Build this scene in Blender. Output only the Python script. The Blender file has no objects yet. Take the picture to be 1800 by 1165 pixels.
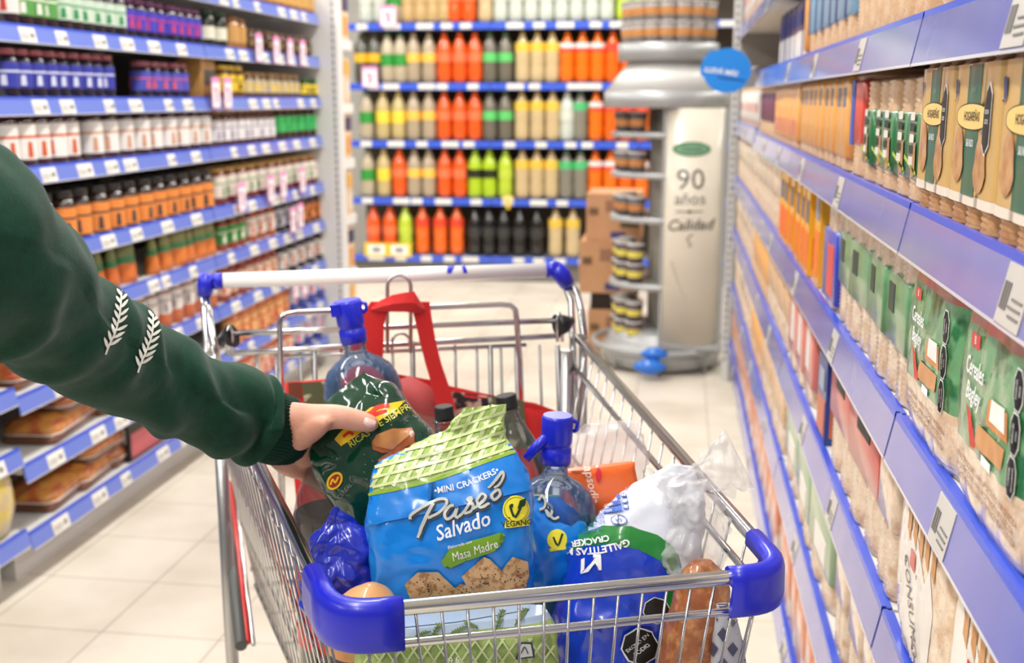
import bpy, bmesh, math, random
from mathutils import Vector, Matrix, noise
from mathutils.bvhtree import BVHTree
from math import sin, cos, pi, atan, atan2, sqrt
random.seed(7)
SC = bpy.context.scene
COL = SC.collection

# ------------------------------------------------------------------ camera
FPX, HC = 2000.0, 1.3
_th = atan((582.5-172)/FPX); _ps = atan(300/FPX*cos(_th))
CF = Vector((-sin(_ps)*cos(_th), cos(_ps)*cos(_th), -sin(_th)))
CR = Vector((cos(_ps), sin(_ps), 0)); CU = CR.cross(CF)
CO = Vector((0, 0, HC))
cd = bpy.data.cameras.new('camera'); cam = bpy.data.objects.new('camera', cd); COL.objects.link(cam)
cd.sensor_width = 36; cd.lens = 36*FPX/1800
cam.matrix_world = Matrix.Translation(CO) @ Matrix((CR, CU, -CF)).transposed().to_4x4()
cd.clip_start = .05; cd.clip_end = 60
cd.dof.use_dof = True; cd.dof.focus_distance = 1.10; cd.dof.aperture_fstop = 6.0
SC.camera = cam

# ------------------------------------------------------------------ light
w = bpy.data.worlds.new('store_ambient'); SC.world = w; w.use_nodes = True
w.node_tree.nodes['Background'].inputs[0].default_value = (1, .98, .95, 1)
w.node_tree.nodes['Background'].inputs[1].default_value = .30
SC.view_settings.view_transform = 'Standard'; SC.view_settings.look = 'None'
SC.view_settings.gamma = 1; SC.view_settings.use_curve_mapping = False
SC.view_settings.exposure = -0.27
def area(x, y, z, sx, sy, e, col=(1, .97, .93)):
    l = bpy.data.lights.new('tube_light', 'AREA'); l.shape = 'RECTANGLE'; l.size = sx; l.size_y = sy
    l.energy = e; l.color = col
    o = bpy.data.objects.new('tube_light', l); COL.objects.link(o); o.location = (x, y, z)
    return o
LIGHTS = [(x, y) for x in (-2.9, -.72, 1.9) for y in (-1.6, .6, 2.8, 5.0, 7.0)]
for x, y in LIGHTS:
    area(x, y, 3.13, .22, 1.5, 53)

# ------------------------------------------------------------------ helpers
def ray(px, py): return CF + (px-900)/FPX*CR - (py-582.5)/FPX*CU
def PY(px, py, Y): d = ray(px, py); return CO + d*(Y/d.y)
def PX(px, py, X): d = ray(px, py); return CO + d*(X/d.x)
def PZ(px, py, Z): d = ray(px, py); return CO + d*((Z-HC)/d.z)
def PP(px, py, p0, n): d = ray(px, py); return CO + d*((Vector(p0)-CO).dot(n)/d.dot(n))
def proj(p):
    v = Vector(p)-CO; k = v.dot(CF); return 900+FPX*v.dot(CR)/k, 582.5-FPX*v.dot(CU)/k
def lin(c):
    return tuple((x/255/12.92 if x/255 <= .04045 else ((x/255+.055)/1.055)**2.4) for x in c)
M = {}
def mat(name, rgb, rough=.5, metal=0., coat=0., trans=0., alpha=1., ior=1.45, noise_=0., nscale=20., rgb2=None, bump=0., bscale=60., emit=0., spec=.5, sheen=0., thresh=None, wave=None):
    if name in M: return M[name]
    m = bpy.data.materials.new(name); m.use_nodes = True; nt = m.node_tree
    b = nt.nodes['Principled BSDF']; c = (*lin(rgb), 1)
    b.inputs['Base Color'].default_value = c; b.inputs['Roughness'].default_value = rough
    b.inputs['Metallic'].default_value = metal; b.inputs['Coat Weight'].default_value = coat; b.inputs['Coat Roughness'].default_value = .12
    b.inputs['Transmission Weight'].default_value = trans; b.inputs['Alpha'].default_value = alpha
    b.inputs['IOR'].default_value = ior; b.inputs['Specular IOR Level'].default_value = spec
    b.inputs['Sheen Weight'].default_value = sheen
    if emit: b.inputs['Emission Color'].default_value = c; b.inputs['Emission Strength'].default_value = emit
    tc = None
    if noise_ or rgb2 is not None or bump or wave:
        tc = nt.nodes.new('ShaderNodeTexCoord')
    if rgb2 is not None:
        if wave:
            n = nt.nodes.new('ShaderNodeTexWave'); n.inputs['Scale'].default_value = wave; n.inputs['Distortion'].default_value = 1.5; n.bands_direction = 'Z'
        else:
            n = nt.nodes.new('ShaderNodeTexNoise'); n.inputs['Scale'].default_value = nscale; n.inputs['Detail'].default_value = 3
        r = nt.nodes.new('ShaderNodeValToRGB'); t0, t1 = thresh or (.35, .65)
        r.color_ramp.elements[0].position = t0; r.color_ramp.elements[1].position = t1
        r.color_ramp.elements[0].color = c; r.color_ramp.elements[1].color = (*lin(rgb2), 1)
        nt.links.new(tc.outputs['Object'], n.inputs['Vector']); nt.links.new(n.outputs['Fac'], r.inputs[0]); nt.links.new(r.outputs[0], b.inputs['Base Color'])
    if bump:
        n2 = nt.nodes.new('ShaderNodeTexNoise'); n2.inputs['Scale'].default_value = bscale; n2.inputs['Detail'].default_value = 4
        bp = nt.nodes.new('ShaderNodeBump'); bp.inputs['Strength'].default_value = bump; bp.inputs['Distance'].default_value = .003
        nt.links.new(tc.outputs['Object'], n2.inputs['Vector']); nt.links.new(n2.outputs['Fac'], bp.inputs['Height']); nt.links.new(bp.outputs[0], b.inputs['Normal'])
    M[name] = m; return m
def clear(name, rgb, edge, face=.06, rim=.55):     # thin clear plastic wall
    m = bpy.data.materials.new(name); m.use_nodes = True; nt = m.node_tree; nt.nodes.clear()
    out = nt.nodes.new('ShaderNodeOutputMaterial'); tr = nt.nodes.new('ShaderNodeBsdfTransparent'); tr.inputs[0].default_value = (*lin(rgb), 1)
    pb = nt.nodes.new('ShaderNodeBsdfPrincipled'); pb.inputs['Base Color'].default_value = (*lin(edge), 1); pb.inputs['Roughness'].default_value = .12
    gl = nt.nodes.new('ShaderNodeBsdfGlossy'); gl.inputs['Roughness'].default_value = .05
    lw = nt.nodes.new('ShaderNodeLayerWeight'); lw.inputs[0].default_value = .35
    rr = nt.nodes.new('ShaderNodeMapRange'); rr.inputs[3].default_value = face; rr.inputs[4].default_value = rim
    fr = nt.nodes.new('ShaderNodeFresnel'); fr.inputs[0].default_value = 1.5
    m1 = nt.nodes.new('ShaderNodeMixShader'); m2 = nt.nodes.new('ShaderNodeMixShader')
    nt.links.new(lw.outputs['Facing'], rr.inputs[0]); nt.links.new(rr.outputs[0], m1.inputs[0]); nt.links.new(tr.outputs[0], m1.inputs[1]); nt.links.new(pb.outputs[0], m1.inputs[2])
    nt.links.new(fr.outputs[0], m2.inputs[0]); nt.links.new(m1.outputs[0], m2.inputs[1]); nt.links.new(gl.outputs[0], m2.inputs[2]); nt.links.new(m2.outputs[0], out.inputs[0])
    M[name] = m; return m
def C(rgb, rough=.45, coat=0.):       # plain colour, shared by value
    return mat('paint_%d_%d_%d_%d_%d' % (*rgb, rough*100, coat*100), rgb, rough, coat=coat)

class MB:
    def __init__(s): s.v = []; s.f = []; s.m = []; s.sm = []; s.mats = []
    def mi(s, m):
        if m not in s.mats: s.mats.append(m)
        return s.mats.index(m)
    def add(s, vs, fs, m, smooth=False):
        k = len(s.v); s.v += [Vector(v) for v in vs]; i = s.mi(m)
        for f in fs: s.f.append([k+q for q in f]); s.m.append(i); s.sm.append(smooth)
    def box(s, x0, x1, y0, y1, z0, z1, m, M4=None):
        vs = [Vector((x, y, z)) for z in (z0, z1) for x, y in ((x0, y0), (x1, y0), (x1, y1), (x0, y1))]
        if M4: vs = [M4 @ v for v in vs]
        s.add(vs, [(3, 2, 1, 0), (4, 5, 6, 7), (0, 1, 5, 4), (1, 2, 6, 5), (2, 3, 7, 6), (3, 0, 4, 7)], m)
    def rbox(s, x0, x1, y0, y1, z0, z1, r, m, M4=None, n=3):      # vertical rounded edges, eased top and bottom
        out = []
        for (cx, cy, a0) in ((x1-r, y1-r, 0), (x0+r, y1-r, 90), (x0+r, y0+r, 180), (x1-r, y0+r, 270)):
            for k in range(n+1):
                a = math.radians(a0+90*k/n); out.append((cx, cy, cos(a), sin(a)))
        e = min(r*.5, (z1-z0)*.3); rings = []
        for z, q in ((z0, r-e), (z0+e, r), (z1-e, r), (z1, r-e)):
            rings.append([(cx+q*c, cy+q*d, z) for cx, cy, c, d in out])
        if M4: rings = [[M4 @ Vector(p) for p in R] for R in rings]
        s.loft(rings, m, cap=True)
    def loft(s, rings, m, cap=True, closed=True, smooth=True, mfun=None):
        n = len(rings[0]); vs = [p for R in rings for p in R]; k = len(s.v); s.v += [Vector(v) for v in vs]
        for i in range(len(rings)-1):
            mm = s.mi(mfun(i) if mfun else m)
            for j in range(n if closed else n-1):
                a = i*n+j; b = i*n+(j+1) % n
                s.f.append([k+a, k+b, k+b+n, k+a+n]); s.m.append(mm); s.sm.append(smooth)
        if cap and closed:
            s.f.append([k+j for j in range(n)][::-1]); s.m.append(s.mi(mfun(0) if mfun else m)); s.sm.append(False)
            s.f.append([k+(len(rings)-1)*n+j for j in range(n)]); s.m.append(s.mi(mfun(len(rings)-2) if mfun else m)); s.sm.append(False)
    def tube(s, pts, r, m, n=8, cap=True, closed=False, flat=1.0):
        pts = [Vector(p) for p in pts]; rs = r if isinstance(r, (list, tuple)) else [r]*len(pts)
        rings = []; N = len(pts); up = None
        for i, p in enumerate(pts):
            if closed: t = pts[(i+1) % N]-pts[i-1]
            else: t = (pts[min(i+1, N-1)]-pts[max(i-1, 0)])
            if t.length < 1e-9: t = Vector((0, 0, 1))
            t.normalize()
            if up is None: up = Vector((0, 0, 1)) if abs(t.z) < .9 else Vector((1, 0, 0))
            a = t.cross(up)
            if a.length < 1e-4: a = t.orthogonal()
            a.normalize(); b = a.cross(t).normalized(); up = b
            rings.append([p+rs[i]*(cos(2*pi*k/n)*a+flat*sin(2*pi*k/n)*b) for k in range(n)])
        if closed: rings.append(rings[0])
        s.loft(rings, m, cap=cap and not closed)
    def lathe(s, prof, m, n=16, c=(0, 0, 0), M4=None, cap=True, mfun=None, smooth=True):
        rings = []
        for r, z in prof:
            R = [Vector((c[0]+r*cos(2*pi*k/n), c[1]+r*sin(2*pi*k/n), c[2]+z)) for k in range(n)]
            if M4: R = [M4 @ p for p in R]
            rings.append(R)
        s.loft(rings, m, cap=cap, mfun=mfun, smooth=smooth)
    def build(s, name, parent=None, origin=None):
        me = bpy.data.meshes.new(name); o = bpy.data.objects.new(name, me)
        if origin is not None:
            og = Vector(origin); vs = [v-og for v in s.v]; o.location = og
        else: vs = s.v
        me.from_pydata([tuple(v) for v in vs], [], s.f)
        for m in s.mats: me.materials.append(m)
        me.polygons.foreach_set('material_index', s.m); me.polygons.foreach_set('use_smooth', s.sm); me.update()
        COL.objects.link(o)
        if parent is not None:
            o.parent = parent
            if origin is None and parent.get('_o') is not None: pass
        return o
KIDS = {}
def child(mb, name, parent, label=None):       # mesh given in world space, stored relative to an unrotated parent
    o = mb.build(name); o.parent = parent
    off = Vector(parent.location)
    pp = parent.parent
    while pp: off += Vector(pp.location); pp = pp.parent
    for v in o.data.vertices: v.co -= off
    if label: o['label'] = label
    KIDS.setdefault(parent.name, []).append(o); return o
def kid(mb, name, parent, label=None):         # mesh given in the parent's own space
    o = mb.build(name); o.parent = parent
    if label: o['label'] = label
    KIDS.setdefault(parent.name, []).append(o); return o
def tag(o, label, cat, group=None):
    o['label'] = label; o['category'] = cat
    if group: o['group'] = group
    return o
def struct(o): o['kind'] = 'structure'; return o
def empty(name, loc=(0, 0, 0)):
    o = bpy.data.objects.new(name, None); COL.objects.link(o); o.location = loc; o.empty_display_size = .05; return o
def dup(root, name_root=None):
    r = root.copy(); COL.objects.link(r)
    for ch in KIDS.get(root.name, []):
        c = ch.copy(); COL.objects.link(c); c.parent = r
        KIDS.setdefault(r.name, []).append(c)
        for g in KIDS.get(ch.name, []):
            d = g.copy(); COL.objects.link(d); d.parent = c
            KIDS.setdefault(c.name, []).append(d)
    return r
PROTO = {}
USED = set()
def inst(key, builder, loc, rz=0, scale=None):
    if key not in PROTO: PROTO[key] = builder()
    o = PROTO[key]
    if key in USED: o = dup(o)
    else: USED.add(key)
    o.location = loc; o.rotation_euler = (0, 0, rz)
    if scale: o.scale = scale
    return o
ORD = ['first', 'second', 'third', 'fourth', 'fifth', 'sixth', 'seventh', 'eighth', 'ninth', 'tenth', 'eleventh', 'twelfth', 'thirteenth', 'fourteenth', 'fifteenth', 'sixteenth', 'seventeenth', 'eighteenth', 'nineteenth', 'twentieth']

# ---- printing: flat shapes in photo pixels laid on a real surface
def text2d(s, size, shear=0., bold=0., align='CENTER', sx=1.):
    cu = bpy.data.curves.new('t', 'FONT'); cu.body = s; cu.size = size; cu.align_x = align; cu.align_y = 'CENTER'
    cu.shear = shear; cu.offset = bold*size; cu.resolution_u = 2; cu.fill_mode = 'FRONT'
    ob = bpy.data.objects.new('t', cu); COL.objects.link(ob); bpy.context.view_layer.update()
    me = bpy.data.meshes.new_from_object(ob.evaluated_get(bpy.context.evaluated_depsgraph_get()))
    vs = [(v.co.x*sx, v.co.y) for v in me.vertices]; fs = [list(p.vertices) for p in me.polygons]
    bpy.data.objects.remove(ob); bpy.data.curves.remove(cu); bpy.data.meshes.remove(me)
    return vs, fs
def place2d(sh, cx, cy, ang=0., curve=0.):     # y up -> pixels y down, ang in degrees anticlockwise
    a = math.radians(ang); out = []
    for x, y in sh[0]:
        if curve:
            th = x*curve; R = 1/curve; x2 = (R+0)*sin(th); y2 = (R)*(1-cos(th)); x, y = x2 - y*sin(th)*1, y2 + y*cos(th)
        out.append((cx+x*cos(a)-y*sin(a), cy-(x*sin(a)+y*cos(a))))
    return out, sh[1]
def poly(pts): return [tuple(p) for p in pts], [list(range(len(pts)))]
def ell(cx, cy, rx, ry, ang=0., n=24):
    a = math.radians(ang)
    return poly([(cx+rx*cos(t)*cos(a)+ry*sin(t)*sin(a), cy-rx*cos(t)*sin(a)+ry*sin(t)*cos(a)) for t in [2*pi*k/n for k in range(n)]])
def stroke(pts, wd, n=4):                      # smooth ribbon through pixel points
    P = [Vector((*p, 0)) for p in pts]; Q = []
    if len(P) > 2:
        for i in range(len(P)-1):
            p0 = P[max(i-1, 0)]; p1 = P[i]; p2 = P[i+1]; p3 = P[min(i+2, len(P)-1)]
            for k in range(n):
                t = k/n; Q.append(.5*((2*p1)+(-p0+p2)*t+(2*p0-5*p1+4*p2-p3)*t*t+(-p0+3*p1-3*p2+p3)*t**3))
        Q.append(P[-1])
    else: Q = P
    vs = []; fs = []; N = len(Q)
    for i, q in enumerate(Q):
        t = (Q[min(i+1, N-1)]-Q[max(i-1, 0)]); t.normalize(); nrm = Vector((-t.y, t.x, 0))
        ww = wd if not callable(wd) else wd(i/(N-1))
        vs += [tuple((q+nrm*ww/2)[:2]), tuple((q-nrm*ww/2)[:2])]
    for i in range(N-1): fs.append([2*i, 2*i+1, 2*i+3, 2*i+2])
    return vs, fs
class Printer:
    def __init__(s, mb, grid=9.):
        s.grid = grid; s.mb = mb; s.t = BVHTree.FromPolygons([tuple(v) for v in mb.v], [list(f) for f in mb.f])
    def put(s, sh, m, layer=1, grid=None, off=.00035, smooth=True):
        grid = grid or s.grid
        bm = bmesh.new(); vs = [bm.verts.new((x, y, 0)) for x, y in sh[0]]
        for f in sh[1]:
            try: bm.faces.new([vs[i] for i in f])
            except ValueError: pass
        bmesh.ops.triangulate(bm, faces=[f for f in bm.faces if len(f.verts) > 4])
        xs = [v.co.x for v in bm.verts]; ys = [v.co.y for v in bm.verts]
        for ax, a in ((0, xs), (1, ys)):
            c = math.floor(min(a)/grid)*grid+grid
            while c < max(a):
                bmesh.ops.bisect_plane(bm, geom=bm.verts[:]+bm.edges[:]+bm.faces[:], plane_co=(c, 0, 0) if ax == 0 else (0, c, 0), plane_no=(1, 0, 0) if ax == 0 else (0, 1, 0))
                c += grid
        bm.verts.index_update(); pos = []
        for v in bm.verts:
            d = ray(v.co.x, v.co.y).normalized(); h, nrm, _, dist = s.t.ray_cast(CO, d)
            if h is None: pos.append(None)
            else:
                if nrm.dot(d) > 0: nrm = -nrm
                pos.append(h+nrm*off*layer-d*off*layer)
        fs = []
        for f in bm.faces:
            ii = [v.index for v in f.verts]
            if any(pos[i] is None for i in ii): continue
            if max((pos[i]-pos[ii[0]]).length for i in ii) > .035*grid/9+.01: continue
            fs.append(ii)
        s.mb.add([p if p is not None else Vector((0, 0, 0)) for p in pos], fs, m, smooth); bm.free()
    def text(s, st, cx, cy, size, m, ang=0., layer=2, shear=0., bold=0., curve=0., sx=1., grid=None):
        s.put(place2d(text2d(st, size, shear, bold, sx=sx), cx, cy, ang, curve), m, layer, grid)
# ------------------------------------------------------------------ common materials
CHROME = mat('chrome', (205, 205, 205), .16, metal=1.)
CHROME2 = mat('chrome_brushed', (185, 185, 185), .3, metal=1.)
BLUEP = mat('blue_plastic', (26, 34, 190), .32, coat=.2)
WHITEP = mat('white_plastic', (240, 238, 236), .25, coat=.4)
BLACKP = mat('black_plastic', (22, 22, 24), .35)
RAIL = mat('price_rail_blue', (104, 124, 206), .3, coat=.3)
RAILTOP = mat('rail_edge_blue', (52, 84, 205), .3, coat=.3)
RAILR = mat('price_rail_lavender', (132, 136, 190), .22, coat=.6, rgb2=(92, 98, 190), nscale=2.2)
RAILCL = mat('rail_clear_edge', (205, 205, 215), .2, coat=.5)
TAGW = mat('paper_tag', (232, 230, 222), .6)
TAGP = mat('pink_tag', (240, 150, 200), .5)
INK = mat('black_print', (22, 22, 22), .5)
GREYINK = mat('grey_print', (120, 118, 115), .5)
WHITEINK = mat('white_print', (245, 245, 245), .4)
SHELFM = mat('shelf_grey_steel', (150, 150, 150), .5)
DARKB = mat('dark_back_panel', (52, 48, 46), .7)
WSTEEL = mat('white_steel', (214, 213, 209), .45)
SKIN = mat('skin', (226, 176, 152), .5, rgb2=(212, 150, 128), nscale=18., bump=.15, bscale=400.)
SKIN.node_tree.nodes['Principled BSDF'].inputs['Subsurface Weight'].default_value = .15
SKIN.node_tree.nodes['Principled BSDF'].inputs['Subsurface Radius'].default_value = (.02, .008, .004)

# ------------------------------------------------------------------ setting
def floor_material():
    m = bpy.data.materials.new('floor_tiles'); m.use_nodes = True; nt = m.node_tree; b = nt.nodes['Principled BSDF']
    tc = nt.nodes.new('ShaderNodeTexCoord'); mp = nt.nodes.new('ShaderNodeMapping'); br = nt.nodes.new('ShaderNodeTexBrick')
    mp.inputs['Location'].default_value = (1.39, -2.445, 0)
    br.offset = 0; br.squash = 1; br.inputs['Scale'].default_value = 1
    br.inputs['Brick Width'].default_value = .306; br.inputs['Row Height'].default_value = .2985
    br.inputs['Mortar Size'].default_value = .0024; br.inputs['Mortar Smooth'].default_value = .3; br.inputs['Bias'].default_value = 0
    br.inputs['Color1'].default_value = (*lin((232, 224, 209)), 1); br.inputs['Color2'].default_value = (*lin((224, 215, 200)), 1)
    br.inputs['Mortar'].default_value = (*lin((176, 163, 146)), 1)
    n = nt.nodes.new('ShaderNodeTexNoise'); n.inputs['Scale'].default_value = 3.5; n.inputs['Detail'].default_value = 8
    mx = nt.nodes.new('ShaderNodeMix'); mx.data_type = 'RGBA'; mx.blend_type = 'MULTIPLY'; mx.inputs[0].default_value = 1
    r = nt.nodes.new('ShaderNodeValToRGB'); r.color_ramp.elements[0].color = (.82, .80, .77, 1); r.color_ramp.elements[1].color = (1, 1, 1, 1)
    r.color_ramp.elements[0].position = .3; r.color_ramp.elements[1].position = .6
    nt.links.new(tc.outputs['Object'], mp.inputs[0]); nt.links.new(mp.outputs[0], br.inputs['Vector'])
    nt.links.new(tc.outputs['Object'], n.inputs['Vector']); nt.links.new(n.outputs['Fac'], r.inputs[0])
    nt.links.new(br.outputs['Color'], mx.inputs[6]); nt.links.new(r.outputs[0], mx.inputs[7]); nt.links.new(mx.outputs[2], b.inputs['Base Color'])
    b.inputs['Roughness'].default_value = .38
    return m
mb = MB(); mb.box(-7, 7, -5, 9.2, -.1, 0, floor_material()); struct(mb.build('floor'))
mb = MB(); mb.box(-7, 7, -5, 9.2, 3.2, 3.3, C((226, 226, 224), .8)); struct(mb.build('ceiling'))
mb = MB(); mb.box(-7, 7, 9.0, 9.2, 0, 3.2, C((205, 202, 196), .8)); struct(mb.build('wall_back'))
for i, (x, y) in enumerate(LIGHTS):
    mb = MB(); mb.box(x-.15, x+.15, y-.78, y+.78, 3.14, 3.2, C((235, 235, 235), .5))
    mb.box(x-.15, x-.125, y-.78, y+.78, 3.10, 3.14, C((235, 235, 235), .5)); mb.box(x+.125, x+.15, y-.78, y+.78, 3.10, 3.14, C((235, 235, 235), .5))
    tag(mb.build('ceiling_light'), 'long white ceiling light fitting above the supermarket floor', 'ceiling light', 'ceiling lights')

# ------------------------------------------------------------------ gondola bays
BAYN = 0
def bay(name, label, X0, side, ya, yb, zs, depth, ztop, tags=(), rail=RAIL, near=False, floor_lip=True, lip=.043):
    """side -1: shelves to the left of plane X0 (aisle on the right); +1: to the right."""
    root = empty(name, (X0+side*depth, (ya+yb)/2, 0))
    tag(root, label, 'shelving')
    X1 = X0+side*depth; a, b = ya+.002, yb-.002
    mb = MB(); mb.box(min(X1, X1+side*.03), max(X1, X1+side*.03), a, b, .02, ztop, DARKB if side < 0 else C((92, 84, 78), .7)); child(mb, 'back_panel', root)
    for yy in (a+.012, b-.012):
        mb = MB(); mb.box(*sorted((X1-side*.001, X1-side*.03)), yy-.011, yy+.011, 0, ztop, WSTEEL); child(mb, 'upright', root)
    z0 = zs[-1]
    mb = MB(); mb.box(*sorted((X0+side*.07, X1-side*.035)), a+.03, b-.03, 0, z0-.045, WSTEEL); child(mb, 'base', root)
    for si, z in enumerate(zs):
        mb = MB(); mb.box(*sorted((X0+side*.006, X1-side*.032)), a, b, z-.022, z-.001, WSTEEL if si < len(zs) else SHELFM)
        sh = child(mb, 'shelf', root)
        mb = MB()
        xf = X0; xb = X0+side*.005
        sl = side*-.010        # rail leans out at its foot
        def slab(za, zb, da, db, m):
            vs = [(xf+sl*da, a, za), (xf+sl*da, b, za), (xf+sl*db, b, zb), (xf+sl*db, a, zb), (xb+sl*da, a, za), (xb+sl*da, b, za), (xb+sl*db, b, zb), (xb+sl*db, a, zb)]
            mb.add(vs, [(0, 1, 2, 3), (7, 6, 5, 4), (0, 4, 5, 1), (3, 2, 6, 7), (0, 3, 7, 4), (1, 5, 6, 2)], m)
        slab(z-lip, z-.004, 1, .1, rail); slab(z-.004, z+.003, .1, 0, RAILTOP); slab(z-lip-.003, z-lip, 1.05, 1, RAILCL)
        mb.box(*sorted((X0, X0+side*.012)), a, b, z-.002, z+.001, RAILTOP)
        child(mb, 'price_rail', sh)
        rnd = random.Random(int(ya*100)+si*7+int(X0*10))
        n = 6 if side < 0 else 2
        for k in range(n):
            y = a+.06+(b-a-.16)*(k+rnd.uniform(.1, .8))/n; wd = rnd.choice((.06, .075, .085)) if side < 0 else .06
            mb = MB(); o = .0012
            def q(y0, y1, za, zb, m, oo):
                fa = (z-za)/lip; fb = (z-zb)/lip
                vs = [(xf+sl*fa-side*oo, y0, za), (xf+sl*fa-side*oo, y1, za), (xf+sl*fb-side*oo, y1, zb), (xf+sl*fb-side*oo, y0, zb)]
                mb.add(vs+[(v[0]+side*.0008, v[1], v[2]) for v in vs], [(0, 1, 2, 3), (7, 6, 5, 4), (0, 4, 5, 1), (3, 2, 6, 7), (0, 3, 7, 4), (1, 5, 6, 2)], m)
            q(y, y+wd, z-lip+.001, z-.005, TAGW if side < 0 else mat('faded_tag', (196, 192, 186), .4, coat=.3), o)
            for u in range(3): q(y+.005, y+wd*(.5+.1*(u % 2)), z-lip+.009+u*.006, z-lip+.0105+u*.006, GREYINK, o+.001)
            for u in range(3): q(y+wd*.66+u*.006, y+wd*.66+u*.006+.0035, z-lip+.012, z-.018, GREYINK, o+.001)
            child(mb, 'price_tag', sh)
    return root
LZ = [1.68, 1.485, 1.30, 1.12, .902, .722, .53, .342, .152]
XL = -1.70
bay('shelving_bay', 'nearest left hand shelving bay, cut by the photo edge, holding snack bags', XL, -1, 1.32, 2.655, [1.68, 1.485, 1.30, 1.12, .902, .722, .56, .395, .17], .42, 1.95)
bay('shelving_bay', 'left hand shelving bay with blue price rails full of jam jars and sauces', XL, -1, 2.66, 3.98, LZ, .42, 1.95)
bay('shelving_bay', 'far left shelving bay with pink promotion tags next to the white post', XL, -1, 3.985, 5.31, LZ, .42, 1.95)
RZ = [1.60, 1.385, 1.187, .955, .722, .475, .205]
XR = .245
RB = [(-.06, 1.268, 'nearest right hand shelving bay with green cereal packs and kraft cracker packs'), (1.272, 2.598, 'second right hand shelving bay full of beige and green cracker packs'),
      (2.602, 3.928, 'third right hand shelving bay with blurred orange cracker packs'), (3.932, 5.25, 'farthest right hand shelving bay ending at the perforated post')]
for i, (a, b, l) in enumerate(RB):
    zs = RZ if i < 3 else [1.60, 1.40-.2, .955, .722, .475, .205]
    bay('shelving_bay', l, XR, 1, a, b, zs, .40, 1.95, rail=RAILR, lip=.05)
# white gondola end post on the left, perforated post on the right
mb = MB(); mb.box(-2.12, -1.605, 5.315, 5.36, 0, 2.3, WSTEEL); mb.box(-1.62, -1.60, 5.31, 5.365, 0, 2.3, C((236, 235, 230), .4))
for k in range(60): mb.box(-1.632, -1.626, 5.312, 5.316, .3+k*.033, .315+k*.033, INK)
tag(mb.build('gondola_end', origin=(-1.85, 5.33, 0)), 'tall white steel end panel closing the left hand shelving', 'end panel')
mb = MB(); mb.box(.215, .245, 5.255, 5.30, 0, 2.3, WSTEEL); mb.box(.245, .66, 5.255, 5.275, 0, 2.3, C((150, 148, 144), .5))
for k in range(66): mb.box(.226, .233, 5.2535, 5.2555, .1+k*.033, .118+k*.033, C((70, 70, 70), .6))
tag(mb.build('shelving_post', origin=(.3, 5.27, 0)), 'white perforated steel post beside the display column', 'post')

# white end cap unit with cartons behind the left end panel
root = tag(empty('end_cap_shelving', (-1.85, 5.55, 0)), 'narrow white end cap shelving seen side on behind the white end panel', 'shelving')
mb = MB(); mb.box(-2.1, -1.66, 5.37, 5.39, 0, 2.2, WSTEEL); child(mb, 'back_panel', root)
EZ = [1.97, 1.585, 1.275, 1.0, .715, .43, .14]
for z in EZ:
    mb = MB(); mb.box(-2.1, -1.665, 5.392, 5.75, z-.05, z-.003, C((238, 236, 232), .4)); child(mb, 'shelf', root)
def carton(key, w, d, h, cols):
    def f():
        mb = MB(); mb.box(-w/2, w/2, -d/2, d/2, 0, h, C(cols[0]))
        mb.box(-w/2-.001, w/2+.001, -d/2-.001, d/2+.001, h*.62, h*.93, C(cols[1])); mb.box(w/2, w/2+.002, -d/2+.01, d/2-.01, h*.1, h*.5, C(cols[2]))
        mb.box(-w/2+.01, w/2-.01, -d/2-.002, -d/2, h*.1, h*.5, C(cols[2]))
        return mb.build('carton')
    return f
cs = [((228, 200, 170), (70, 62, 100), (226, 160, 80)), ((226, 196, 166), (226, 176, 90), (232, 214, 190))]
for zi, z in enumerate(EZ[1:]):
    for k, y in enumerate((5.46, 5.57, 5.68)):
        kk = (zi+k) % 2
        o = inst('carton%d' % kk, carton('c', .1, .1, .22, cs[kk]), (-1.725, y, z), 0)
        tag(o, '%s coffee style carton, %s from the post, end cap shelf %s from the top' % (('purple topped', 'tan')[kk], ORD[k], ORD[zi]), 'carton', 'cartons on the white end cap')

# ------------------------------------------------------------------ jars and bottles
def jar(r, h, body, label, lid, lh=.016, l0=.2, l1=.72, band=None, name='jar', shoulder=.16):
    def f():
        mb = MB(); bm_ = mat('glass_jar_%d_%d_%d' % body, body, .12, coat=.6)
        mb.lathe([(r*.9, 0), (r, h*.04), (r, h*(1-shoulder)-lh), (r*.78, h-lh)], bm_, 14)
        root = mb.build(name)
        mb = MB(); lr = r*.84
        mb.lathe([(lr, h-lh), (lr, h-.002), (lr*.94, h)], C(lid, .3, .3), 14); kid(mb, 'lid', root)
        mb = MB(); rr = r*1.012
        rows = [(rr, h*l0), (rr, h*(l0+(l1-l0)*.60)), (rr, h*(l0+(l1-l0)*.68)), (rr, h*l1)]
        lc = C(label); bc = C(band) if band else lc
        mb.lathe(rows, lc, 14, cap=False, mfun=lambda i: [lc, bc, lc][i]); 
        if band:      # small printed motif patches around the label
            for k in range(3):
                a = 2*pi*k/3-.7; c_, s_ = cos(a), sin(a); t = Vector((-s_, c_, 0)); p = Vector((rr*c_*1.01, rr*s_*1.01, 0))
                mb.add([p*1.0+t*-.008+Vector((0, 0, h*l0+.006)), p+t*.008+Vector((0, 0, h*l0+.006)), p+t*.006+Vector((0, 0, h*(l0+l1)/2)), p-t*.006+Vector((0, 0, h*(l0+l1)/2))], [(0, 1, 2, 3)], C(band))
        kid(mb, 'label', root)
        return root
    return f
def yl(px, z=1.0, X=XL-.05): return PX(px, 172+(1.3-z)*(1200-px)/1.75, X).y
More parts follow.
